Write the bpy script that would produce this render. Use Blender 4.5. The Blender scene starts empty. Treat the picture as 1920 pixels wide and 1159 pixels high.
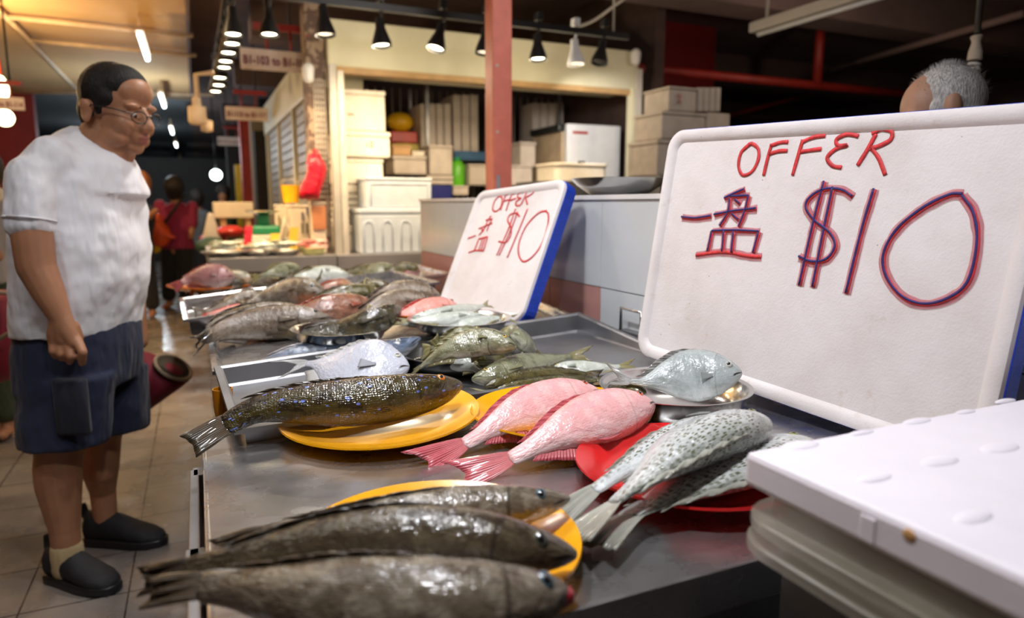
import bpy, math, random
import numpy as np
from mathutils import Vector as V, Matrix, noise
from math import sin, cos, pi, radians, sqrt
random.seed(7)
sc = bpy.context.scene
COL = sc.collection

# ------------------------------------------------------------------ camera
F_PX = 1290.0; CAM_H = 1.25; YAW = radians(24.5); PITCH = math.atan((579.5-383)/F_PX)
Fv = V((sin(YAW)*cos(PITCH), cos(YAW)*cos(PITCH), -sin(PITCH)))
Rv = V((cos(YAW), -sin(YAW), 0)); Uv = Rv.cross(Fv)
FH = V((sin(YAW), cos(YAW), 0)); CAM = V((0, 0, CAM_H))
cam = bpy.data.objects.new('camera', bpy.data.cameras.new('camera')); COL.objects.link(cam)
cam.location = CAM
cam.matrix_world = Matrix.Translation(CAM) @ Matrix((Rv, Uv, -Fv)).transposed().to_4x4()
cam.data.sensor_width = 36; cam.data.lens = F_PX/1920*36
cam.data.clip_start = .02; cam.data.clip_end = 200
cam.data.dof.use_dof = True; cam.data.dof.focus_distance = 1.22; cam.data.dof.aperture_fstop = 2.8
sc.camera = cam
# ------------------------------------------------------------------ world, exposure
w = bpy.data.worlds.new('world'); sc.world = w; w.use_nodes = True
w.node_tree.nodes['Background'].inputs[0].default_value = (.75, .78, 1, 1)
w.node_tree.nodes['Background'].inputs[1].default_value = .11
sc.view_settings.view_transform = 'Standard'; sc.view_settings.look = 'None'
sc.view_settings.gamma = 1; sc.view_settings.use_curve_mapping = False
sc.view_settings.exposure = 0.0
# ------------------------------------------------------------------ large lights
def area(name, loc, size, power, col, target=None, sy=None, spread=180):
    l = bpy.data.lights.new(name, 'AREA'); l.energy = power; l.color = col
    l.shape = 'RECTANGLE' if sy else 'DISK'; l.size = size
    if sy: l.size_y = sy
    l.spread = radians(spread)
    o = bpy.data.objects.new(name, l); COL.objects.link(o); o.location = loc
    d = (V(target)-V(loc)) if target else V((0, 0, -1))
    o.rotation_euler = d.to_track_quat('-Z', 'Y').to_euler(); return o
def spot(name, loc, target, power, col, ang=70, rad=.04, blend=.6):
    l = bpy.data.lights.new(name, 'SPOT'); l.energy = power; l.color = col
    l.spot_size = radians(ang); l.spot_blend = blend; l.shadow_soft_size = rad
    o = bpy.data.objects.new(name, l); COL.objects.link(o); o.location = loc
    o.rotation_euler = (V(target)-V(loc)).to_track_quat('-Z', 'Y').to_euler(); return o
def point(name, loc, power, col, rad=.06):
    l = bpy.data.lights.new(name, 'POINT'); l.energy = power; l.color = col; l.shadow_soft_size = rad
    o = bpy.data.objects.new(name, l); COL.objects.link(o); o.location = loc; return o
COOL = (.95, .96, 1); NEUT = (1, .93, .86); WARM = (1, .72, .38); TUBE = (.95, .98, 1)
# three LED lamps and a tube on the ceiling above the near tables
area('table_lamp', (.25, .55, 2.35), .14, 10, COOL, (.45, .8, .85), spread=120)
area('table_lamp', (.30, 1.55, 2.35), .14, 8, COOL, (.6, 1.6, .85), spread=120)
area('table_lamp', (.40, 2.7, 2.35), .14, 8, NEUT, (.5, 2.8, .85), spread=120)
area('aisle_tube', (-.75, 1.4, 2.65), 1.2, 10, TUBE, (-.4, 2.4, .9), sy=.06)
area('aisle_tube', (-.9, 4.6, 2.65), 1.2, 20, (1, .72, .4), sy=.06)  # colour warmed to tint the aisle floor orange
# warm stall lamps
for x in (1.08, 1.43, 1.78, 2.14, 2.40):
    spot('stall_spot', (x, 4.28, 2.16), (x-.1, 5.0, 1.2), 22, (1, .76, .46), 110)
for y in (4.9, 5.5, 6.2, 7.0):
    spot('stall_spot', (.30, y, 2.10), (.5, y+.1, .9), 48, (1, .74, .42), 100)
spot('stall_spot', (.45, 4.45, 2.15), (.7, 5.1, 1.0), 52, (1, .74, .42), 100)
for x in (1.08, 1.43, 2.14, 2.40, .72): point('fascia_fill', (x-.02, 4.45, 2.10), 5, (1, .85, .6), .05)  # added points near the track lamps to brighten the shutter box
area('pole_fill', (1.5, 1.5, 2.75), .5, 16, NEUT, (1.5, 3.2, 1.6), spread=150)  # added fill light to brighten the red pole, has no fixture
spot('stall_spot', (2.5, 4.30, 2.15), (3.3, 5.35, 1.5), 45, (1, .95, .9), 80)  # extra neutral spot added to brighten the white freezer
point('warm_globe', (-1.55, 7.0, 2.2), 80, (1, .68, .32))
point('warm_globe', (-2.0, 5.0, 1.95), 34, (1, .68, .32))
point('corridor_fill', (-.6, 10.5, 2.1), 45, (.75, .9, 1))  # added point lights to brighten the far corridor ceiling
point('corridor_fill', (-.8, 15.0, 2.2), 50, (.8, .92, 1))
point('corridor_fill', (-1.5, 20.0, 2.4), 50, (.8, .92, 1))
point('back_area_fill', (4.6, 3.3, 2.4), 26, (1, .8, .62))  # added point to lift the dark ceiling at the right

# ------------------------------------------------------------------ pixel measuring helpers (measure a real position once)
def ray(x, y): return Fv + Rv*((x-960)/F_PX) + Uv*((579.5-y)/F_PX)
def Pz(x, y, z): d = ray(x, y); return CAM + d*((z-CAM_H)/d.z)
def Py(x, y, Y): d = ray(x, y); return CAM + d*(Y/d.y)
def Px(x, y, X): d = ray(x, y); return CAM + d*(X/d.x)
def PD(x, y, D):
    d = ray(x, y); return CAM + d*(D/d.dot(FH))

# ------------------------------------------------------------------ node materials
class NT:
    def __init__(s, name):
        s.m = bpy.data.materials.new(name); s.m.use_nodes = True
        s.t = s.m.node_tree; s.b = s.t.nodes['Principled BSDF']
    def n(s, typ, **kw):
        nd = s.t.nodes.new(typ)
        for k, v in kw.items(): setattr(nd, k, v)
        return nd
    def set(s, sock, v):
        if hasattr(v, 'is_linked') or hasattr(v, 'links'): s.t.links.new(v, sock)
        else: sock.default_value = v
    def math(s, op, a, b=0., clamp=False):
        nd = s.n('ShaderNodeMath', operation=op); nd.use_clamp = clamp
        s.set(nd.inputs[0], a); s.set(nd.inputs[1], b); return nd.outputs[0]
    def mix(s, f, a, b, blend='MIX'):
        nd = s.n('ShaderNodeMix', data_type='RGBA', blend_type=blend)
        s.set(nd.inputs[0], f); s.set(nd.inputs[6], a); s.set(nd.inputs[7], b); return nd.outputs[2]
    def noise(s, vec, scale, detail=3, rough=.55):
        nd = s.n('ShaderNodeTexNoise'); s.t.links.new(vec, nd.inputs[0])
        nd.inputs['Scale'].default_value = scale; nd.inputs['Detail'].default_value = detail
        nd.inputs['Roughness'].default_value = rough; return nd.outputs[0]
    def vor(s, vec, scale, out=0, feature='F1', rnd=1.):
        nd = s.n('ShaderNodeTexVoronoi', feature=feature); s.t.links.new(vec, nd.inputs[0])
        nd.inputs['Scale'].default_value = scale; nd.inputs['Randomness'].default_value = rnd
        return nd.outputs[out]
    def step(s, v, a, b):
        nd = s.n('ShaderNodeMapRange', interpolation_type='SMOOTHSTEP'); s.set(nd.inputs[0], v)
        nd.inputs[1].default_value = a; nd.inputs[2].default_value = b; return nd.outputs[0]
    def coord(s, which='Object'): return s.n('ShaderNodeTexCoord').outputs[which]
    def scale(s, vec, k):
        nd = s.n('ShaderNodeMapping'); s.t.links.new(vec, nd.inputs[0]); nd.inputs['Scale'].default_value = k; return nd.outputs[0]
    def bump(s, h, strength, dist=.002, prev=None):
        nd = s.n('ShaderNodeBump'); s.t.links.new(h, nd.inputs['Height'])
        nd.inputs['Strength'].default_value = strength; nd.inputs['Distance'].default_value = dist
        if prev: s.t.links.new(prev, nd.inputs['Normal'])
        return nd.outputs[0]
def c4(c): return (c[0], c[1], c[2], 1)
def srgb(r, g, b):
    f = lambda v: (v/255/12.92) if v/255 <= .04045 else ((v/255+.055)/1.055)**2.4
    return (f(r), f(g), f(b))
def mat(name, col, rough=.5, metal=0, nscale=8, namt=.12, bscale=60, bump=.0, bdist=.002, emit=0, ecol=None, coat=0, trans=0, alpha=1, spec=.5, rvar=0, stretch=(1, 1, 1)):
    N = NT(name); co = N.scale(N.coord(), stretch); nz = N.noise(co, nscale)
    lo = tuple(c*(1-namt) for c in col); hi = tuple(min(1, c*(1+namt)) for c in col)
    N.set(N.b.inputs['Base Color'], N.mix(N.step(nz, .3, .7), c4(lo), c4(hi)))
    N.b.inputs['Metallic'].default_value = metal; N.b.inputs['Coat Weight'].default_value = coat
    N.b.inputs['Coat Roughness'].default_value = .08
    N.b.inputs['Specular IOR Level'].default_value = spec
    if rvar: N.set(N.b.inputs['Roughness'], N.math('ADD', N.math('MULTIPLY', N.noise(co, nscale*2.3), rvar), rough-rvar/2, True))
    else: N.b.inputs['Roughness'].default_value = rough
    if bump: N.set(N.b.inputs['Normal'], N.bump(N.noise(co, bscale, 4), bump, bdist))
    if emit:
        N.b.inputs['Emission Color'].default_value = c4(ecol or col); N.b.inputs['Emission Strength'].default_value = emit
    if trans: N.b.inputs['Transmission Weight'].default_value = trans
    if alpha < 1: N.b.inputs['Alpha'].default_value = alpha
    return N.m
M = {}
M['steel'] = mat('stainless_steel', (.55, .54, .54), .27, .95, 5, .14, 14, .16, .004, rvar=.26, stretch=(1, 1.6, 1))
M['steel_bowl'] = mat('bowl_steel', (.55, .55, .54), .2, 1, 9, .1, 60, .05, rvar=.12)
M['steel_dark'] = mat('dark_steel', (.30, .30, .31), .44, .9, 4, .25, 12, .12, .003, rvar=.2)
M['yellow'] = mat('yellow_melamine', srgb(238, 165, 18), .22, 0, 20, .06, coat=.4)
M['orange'] = mat('orange_melamine', srgb(215, 110, 20), .25, 0, 20, .06, coat=.4)
M['red_plate'] = mat('red_melamine', srgb(205, 38, 38), .2, 0, 20, .06, coat=.4)
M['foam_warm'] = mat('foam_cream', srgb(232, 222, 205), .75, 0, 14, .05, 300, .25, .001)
M['foam_cool_lit'] = mat('foam_cool_lit_white', srgb(206, 214, 224), .7, 0, 14, .05, 300, .25, .001)  # bluish tone puts cool light on the front boxes into the colour
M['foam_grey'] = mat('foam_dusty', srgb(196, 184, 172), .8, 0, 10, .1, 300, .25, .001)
M['white_pl'] = mat('white_plastic', srgb(226, 228, 232), .4, 0, 10, .04)
M['blue_paint'] = mat('blue_tape', srgb(22, 60, 178), .35, 0, 30, .15, 60, .5, .002, stretch=(1, 1, 6))
M['red_ink'] = mat('red_marker', srgb(205, 50, 55), .6, 0, 120, .2)
M['blue_ink'] = mat('blue_marker', srgb(48, 38, 105), .6, 0, 120, .2)
M['pink_ink'] = mat('smeared_marker', srgb(222, 120, 132), .7, 0, 60, .1, alpha=.35)
M['cream_metal'] = mat('cream_metal', srgb(205, 198, 168), .45, 0, 3, .06, 30, .05)
M['cream_dark'] = mat('shutter_slats', srgb(150, 138, 118), .5, 0, 3, .1)
M['white_metal'] = mat('white_metal', srgb(190, 182, 170), .45, 0, 6, .06)
M['black'] = mat('black_paint', (.012, .012, .013), .4, 0)
M['dark'] = mat('dark_backing', (.02, .017, .016), .8, 0)
M['red_pole'] = mat('salmon_paint', srgb(214, 120, 104), .5, 0, 12, .08, 90, .2, .001)
M['red_pipe'] = mat('red_pipe_paint', srgb(150, 38, 28), .5, 0)
M['red_wall'] = mat('red_wall_paint', srgb(130, 22, 24), .6, 0, 1.5, .15)
M['concrete'] = mat('dark_concrete', srgb(112, 92, 88), .9, 0, 1.2, .2)
M['tan'] = mat('tan_ceiling', srgb(206, 168, 118), .8, 0, 1., .08)
M['tan_trim'] = mat('tan_pipe', srgb(215, 190, 160), .6, 0)
M['lamp_warm'] = mat('lamp_face', (1, .93, .75), .5, emit=14, ecol=(1, .86, .6))
M['lamp_dim'] = mat('lamp_face_dim', (1, .9, .75), .5, emit=1.2, ecol=(1, .82, .6))
M['lamp_cool'] = mat('tube_glow', (.9, .97, 1), .5, emit=9, ecol=(.88, .97, 1))
M['lamp_globe'] = mat('globe_glow', (1, .85, .6), .5, emit=10, ecol=(1, .8, .45))
M['exit'] = mat('exit_glow', (.1, .5, .4), .5, emit=.5, ecol=(.1, .6, .45))
M['sign_white'] = mat('sign_board', srgb(222, 205, 196), .5, 0)
M['maroon'] = mat('maroon_letters', srgb(120, 22, 48), .5, 0)
M['red_bag'] = mat('red_plastic', srgb(200, 18, 42), .35, 0, 15, .12, 25, .8, .01)
M['crimson'] = mat('crimson_cloth', srgb(120, 18, 40), .7, 0, 20, .1, 90, .3)
M['beige_cloth'] = mat('beige_trim', srgb(150, 132, 108), .8, 0)
M['orange_bag'] = mat('orange_plastic_bag', srgb(225, 80, 20), .35, 0, 15, .15, 30, .8, .01)
M['green'] = mat('green_plastic', srgb(30, 130, 85), .4, 0)
M['dkgreen'] = mat('dark_green', S(34, 60, 48) if 0 else srgb(34, 60, 48), .6, 0)
M['lime'] = mat('lime_plastic', srgb(90, 175, 30), .4, 0)
M['navy'] = mat('navy_plastic', srgb(28, 34, 110), .4, 0)
M['bluetarp'] = mat('blue_tarp', srgb(48, 92, 130), .6, 0)
M['redpl'] = mat('red_basket', srgb(170, 30, 24), .4, 0)
M['yellpl'] = mat('yellow_plastic', srgb(235, 185, 30), .4, 0)
M['amber'] = mat('amber_plastic', srgb(215, 140, 20), .25, 0, 8, .2, trans=.3)
M['cardboard'] = mat('cardboard', srgb(196, 156, 112), .8, 0, 5, .08)
M['carton'] = mat('pale_carton', srgb(220, 205, 180), .7, 0, 5, .05)
M['carton_orange'] = mat('carton_print', srgb(205, 130, 85), .7, 0)
M['clear'] = mat('cloudy_plastic', srgb(176, 168, 148), .3, 0, 12, .1, trans=.6, alpha=.5)
M['grout'] = mat('grout', srgb(130, 118, 105), .9, 0)
M['wtile'] = mat('white_tile', srgb(206, 209, 210), .16, 0, 5, .03, 5, .03, .01)
M['ptile'] = mat('pink_tile', srgb(190, 138, 130), .2, 0, 5, .04, 5, .03, .01)
M['cap'] = mat('wall_cap', srgb(225, 222, 220), .35, 0, 10, .05)
M['skin'] = None
def skin_mat(name, col, lipc=None, lipp=None):
    N = NT(name); co = N.coord()
    a = N.step(N.noise(co, 9, 4), .3, .7)
    base = N.mix(a, c4(tuple(c*.88 for c in col)), c4(tuple(min(1, c*1.1) for c in col)))
    if lipp is not None:
        d = N.n('ShaderNodeVectorMath', operation='DISTANCE'); N.t.links.new(co, d.inputs[0]); d.inputs[1].default_value = lipp
        base = N.mix(N.step(d.outputs['Value'], .026, .016), base, c4(lipc))
    N.set(N.b.inputs['Base Color'], base); N.b.inputs['Roughness'].default_value = .48
    N.b.inputs['Subsurface Weight'].default_value = .08; N.b.inputs['Subsurface Scale'].default_value = .01
    N.set(N.b.inputs['Normal'], N.bump(N.noise(co, 160, 3), .15, .001)); return N.m
def cloth_mat(name, col, rough=.85):
    N = NT(name); co = N.coord()
    N.set(N.b.inputs['Base Color'], N.mix(N.noise(co, 5), c4(tuple(c*.94 for c in col)), c4(col)))
    N.b.inputs['Roughness'].default_value = rough; N.b.inputs['Sheen Weight'].default_value = .1
    mp = N.n('ShaderNodeMapping'); N.t.links.new(co, mp.inputs[0]); mp.inputs['Rotation'].default_value = (.5, .7, .3); mp.inputs['Scale'].default_value = (1, 1, .3)
    b1 = N.bump(N.noise(mp.outputs[0], 9, 3, .5), .9, .045)
    N.set(N.b.inputs['Normal'], N.bump(N.noise(co, 500, 1), .1, .0005, b1)); return N.m
def hair_mat(name, c1, c2):
    N = NT(name); co = N.scale(N.coord(), (60, 60, 14)); nz = N.noise(co, 4, 3)
    N.set(N.b.inputs['Base Color'], N.mix(N.step(nz, .3, .7), c4(c1), c4(c2))); N.b.inputs['Roughness'].default_value = .55; N.b.inputs['Specular IOR Level'].default_value = .3
    N.set(N.b.inputs['Normal'], N.bump(nz, .9, .004)); return N.m

def foam_sign_mat():
    N = NT('sign_foam'); co = N.coord()
    base = N.mix(N.step(N.noise(co, 7, 4), .35, .75), c4(srgb(226, 220, 220)), c4(srgb(214, 206, 204)))
    base = N.mix(N.math('MULTIPLY', N.step(N.noise(co, 18, 5, .7), .6, .75), .4), base, c4(srgb(190, 165, 140)))
    base = N.mix(N.step(N.vor(co, 22), .035, .02), base, c4(srgb(150, 125, 100)))
    N.set(N.b.inputs['Base Color'], base); N.b.inputs['Roughness'].default_value = .6
    b = N.bump(N.vor(co, 240), .22, .001); b = N.bump(N.noise(co, 24, 4), .35, .004, b); b = N.bump(N.step(N.vor(co, 30), .12, .0), -.5, .003, b)
    N.set(N.b.inputs['Normal'], b); return N.m
M['foam_sign'] = foam_sign_mat()
M['foam_slab'] = mat('slab_foam', srgb(228, 222, 230), .55, 0, 9, .03, 200, .2, .001)

def fish_mat(name, belly, flank, dorsal, mottle=None, mamt=.5, mscale=40, spot=None, sscale=60, sthr=.16, dash=None, scales=170, sb=.35, rough=.24, gill=True, gs=.65, split=(.25, .6, .9), stretch=(1, 1, 1)):
    N = NT(name)
    uv = N.n('ShaderNodeUVMap', uv_map='norm').outputs[0]; uvm = N.n('ShaderNodeUVMap', uv_map='metric').outputs[0]
    sx = N.n('ShaderNodeSeparateXYZ'); N.t.links.new(uv, sx.inputs[0]); u, v = sx.outputs[0], sx.outputs[1]
    vp = N.math('MULTIPLY', N.math('ABSOLUTE', N.math('SUBTRACT', v, .5)), 2.)
    wob = N.math('ADD', vp, N.math('MULTIPLY', N.math('SUBTRACT', N.noise(uvm, 18), .5), .25))
    c = N.mix(N.step(wob, split[0]-.15, split[0]+.15), c4(belly), c4(flank))
    c = N.mix(N.step(wob, split[1], split[2]), c, c4(dorsal))
    ms = N.scale(uvm, stretch)
    if mottle: c = N.mix(N.math('MULTIPLY', N.step(N.noise(ms, mscale, 4), .45, .62), mamt), c, c4(mottle))
    body = N.math('MULTIPLY', N.step(u, .12, .3), N.step(vp, .12, .35))
    if dash:
        ds = N.scale(uvm, (.5, 1, 1)); d1 = N.step(N.vor(ds, 205, rnd=.5), .46, .3)
        c = N.mix(N.math('MULTIPLY', N.math('MULTIPLY', d1, N.step(vp, .42, .6)), body), c, c4(dash))
    if spot:
        s1 = N.step(N.vor(ms, sscale), sthr, sthr*.75)
        c = N.mix(N.math('MULTIPLY', s1, N.step(vp, .1, .25)), c, c4(spot))
    if gill:
        g = N.math('ADD', u, N.math('MULTIPLY', N.math('POWER', N.math('SUBTRACT', vp, .45), 2.), .14))
        gl = N.math('MULTIPLY', N.step(g, .222, .23), N.step(g, .243, .234))
        gl = N.math('MULTIPLY', gl, N.step(vp, .95, .8))
        c = N.mix(N.math('MULTIPLY', gl, gs), c, c4(tuple(x*.25 for x in flank)))
        mo = N.math('MULTIPLY', N.step(N.math('ABSOLUTE', N.math('SUBTRACT', N.math('ADD', vp, N.math('MULTIPLY', u, 1.2)), .5)), .045, .015), N.step(u, .085, .065))
        c = N.mix(mo, c, c4((.02, .01, .01)))
    N.set(N.b.inputs['Base Color'], c)
    N.set(N.b.inputs['Roughness'], N.math('ADD', N.math('MULTIPLY', N.noise(uvm, 70), .22), rough-.1))
    N.b.inputs['Coat Weight'].default_value = .5; N.b.inputs['Coat Roughness'].default_value = .07
    N.b.inputs['Specular IOR Level'].default_value = .6
    h = N.math('MULTIPLY', N.vor(N.scale(uvm, (1, 1.25, 1)), scales, rnd=.35), N.step(u, .18, .27))
    b = N.bump(h, sb, .0015); b = N.bump(N.noise(uvm, 34, 4, .65), .7, .006, b); b = N.bump(N.vor(uvm, 95), .35, .002, b)
    N.set(N.b.inputs['Normal'], b); N.set(N.b.inputs['Coat Normal'], b); return N.m
def fin_mat(name, c1, c2):
    N = NT(name); uv = N.n('ShaderNodeUVMap', uv_map='norm').outputs[0]
    sx = N.n('ShaderNodeSeparateXYZ'); N.t.links.new(uv, sx.inputs[0])
    wv = N.math('SINE', N.math('MULTIPLY', sx.outputs[1], 95.))
    nz = N.noise(N.coord(), 60, 3)
    f = N.math('ADD', N.math('MULTIPLY', sx.outputs[0], .6), N.math('MULTIPLY', nz, .5), True)
    c = N.mix(f, c4(c1), c4(c2)); c = N.mix(N.math('MULTIPLY', N.step(wv, .2, 1.), .2), c, c4(tuple(x*.5 for x in c1)))
    N.set(N.b.inputs['Base Color'], c); N.b.inputs['Roughness'].default_value = .3; N.b.inputs['Coat Weight'].default_value = .4
    N.set(N.b.inputs['Normal'], N.bump(wv, .5, .0012)); return N.m
S = srgb
KM = {  # kind: (body material, fin material, iris)
 'brown': (fish_mat('skin_brown_grouper', S(184, 172, 154), S(104, 92, 76), S(66, 56, 44), S(158, 148, 130), .55, 38, scales=260, split=(.16, .55, .9)), fin_mat('fin_brown', S(110, 92, 70), S(60, 50, 40)), S(60, 80, 90)),
 'browndark': (fish_mat('skin_dark_grouper', S(120, 104, 88), S(76, 64, 48), S(48, 38, 28), S(104, 94, 72), .55, 46, scales=260, split=(.2, .5, .85)), fin_mat('fin_darkbrown', S(80, 66, 50), S(36, 30, 26)), S(70, 70, 60)),
 'speckled': (fish_mat('skin_speckled', S(160, 146, 128), S(122, 108, 92), S(96, 80, 64), S(96, 80, 66), .5, 60, spot=S(84, 66, 52), sscale=95, sthr=.3, scales=260, split=(.15, .55, .9)), fin_mat('fin_speckled', S(120, 104, 88), S(54, 46, 40)), S(70, 70, 60)),
 'bluespot': (fish_mat('skin_blue_spotted', S(70, 58, 36), S(70, 60, 28), S(52, 36, 22), S(30, 20, 12), .8, 30, spot=S(100, 120, 200), sscale=68, sthr=.22, scales=230, sb=.5, rough=.2, split=(.2, .5, .9), stretch=(.75, 1.15, 1)), fin_mat('fin_blue_spotted', S(88, 64, 40), S(58, 52, 38)), S(190, 110, 20)),
 'green': (fish_mat('skin_olive', S(150, 146, 96), S(92, 86, 44), S(44, 40, 22), S(42, 36, 18), .5, 40, scales=220, split=(.2, .5, .85)), fin_mat('fin_olive', S(120, 104, 60), S(50, 44, 30)), S(150, 130, 60)),
 'charcoal': (fish_mat('skin_charcoal', S(100, 92, 70), S(70, 62, 42), S(34, 36, 36), S(28, 30, 30), .6, 36, scales=200, split=(.2, .5, .85)), fin_mat('fin_charcoal', S(84, 74, 50), S(40, 36, 28)), S(60, 60, 50)),
 'pink': (fish_mat('skin_pink_snapper', S(238, 214, 212), S(232, 172, 172), S(226, 138, 136), S(242, 200, 196), .55, 26, scales=210, sb=.25, split=(.3, .6, .95), gs=.22), fin_mat('fin_pink', S(218, 130, 130), S(178, 62, 78)), S(200, 90, 60)),
 'dull': (fish_mat('skin_dull_pink', S(200, 176, 172), S(164, 116, 116), S(140, 84, 84), S(180, 140, 140), .5, 26, scales=210, sb=.25), fin_mat('fin_dull', S(170, 84, 78), S(120, 44, 50)), S(90, 50, 40)),
 'coral': (fish_mat('skin_coral', S(238, 200, 190), S(222, 148, 136), S(200, 104, 94), S(240, 170, 160), .5, 26, scales=210, sb=.25), fin_mat('fin_coral', S(214, 90, 70), S(170, 40, 40)), S(120, 30, 30)),
 'stripe': (fish_mat('skin_silver_dashed', S(226, 226, 224), S(192, 197, 198), S(150, 154, 146), S(230, 232, 230), .35, 50, dash=S(78, 80, 42), scales=240, sb=.4, rough=.2, gs=.3, split=(.2, .6, 1.)), fin_mat('fin_silver', S(190, 190, 178), S(110, 108, 96)), S(120, 120, 60)),
 'silver': (fish_mat('skin_silver', S(224, 226, 222), S(178, 184, 172), S(104, 108, 84), S(210, 214, 210), .4, 50, scales=240, sb=.3, rough=.2, gs=.3, split=(.2, .6, .95)), fin_mat('fin_silver_green', S(168, 164, 120), S(128, 116, 70)), S(170, 150, 60)),
 'greensilver': (fish_mat('skin_green_silver', S(200, 202, 182), S(132, 134, 106), S(64, 62, 38), S(70, 68, 40), .6, 30, scales=240, sb=.4, rough=.2, split=(.2, .55, .9)), fin_mat('fin_green_silver', S(140, 134, 84), S(108, 100, 66)), S(190, 160, 60)),
 'pale': (fish_mat('skin_pale_trevally', S(198, 200, 210), S(184, 188, 200), S(166, 171, 184), None, .4, 30, scales=300, sb=.12, rough=.25, gs=.25, split=(.2, .7, 1.)), fin_mat('fin_pale', S(196, 198, 200), S(150, 148, 142)), S(190, 190, 170)),
 'pomfret': (fish_mat('skin_pomfret', S(206, 210, 208), S(176, 184, 184), S(150, 156, 152), S(126, 134, 128), .45, 26, scales=330, sb=.15, rough=.25, gs=.3, split=(.2, .7, 1.)), fin_mat('fin_pomfret', S(186, 186, 184), S(110, 104, 96)), S(180, 180, 170)),
 'blue': (fish_mat('skin_blue_mackerel', S(206, 212, 222), S(116, 132, 156), S(46, 58, 78), S(40, 48, 64), .55, 34, scales=320, sb=.15, rough=.18, split=(.22, .45, .75)), fin_mat('fin_blue', S(136, 138, 146), S(190, 180, 176)), S(200, 205, 200)),
 'red': (fish_mat('skin_rusty', S(206, 156, 130), S(150, 100, 78), S(104, 68, 52), S(90, 62, 48), .6, 30, scales=220), fin_mat('fin_rusty', S(200, 84, 36), S(130, 44, 24)), S(90, 60, 40)),
}
PM = {}
for k_, f_ in (('dull', S(160, 110, 110)), ('brown', S(120, 108, 92)), ('browndark', S(76, 64, 48)), ('speckled', S(128, 116, 100)), ('bluespot', S(84, 72, 34)), ('green', S(92, 86, 44)), ('charcoal', S(70, 62, 42)), ('pink', S(226, 150, 152)), ('coral', S(214, 130, 118)), ('stripe', S(190, 194, 190)), ('silver', S(178, 184, 172)), ('greensilver', S(150, 152, 112)), ('pale', S(178, 182, 192)), ('pomfret', S(158, 164, 162)), ('blue', S(116, 132, 156)), ('red', S(180, 84, 48))):
    PM[k_] = fin_mat('pectoral_'+k_, f_, tuple(x*.8 for x in f_))
M['iris'] = {k: mat('iris_'+k, v[2], .15, coat=1) for k, v in KM.items()}
M['pupil'] = mat('pupil', (.005, .005, .007), .08, coat=1)

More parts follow.
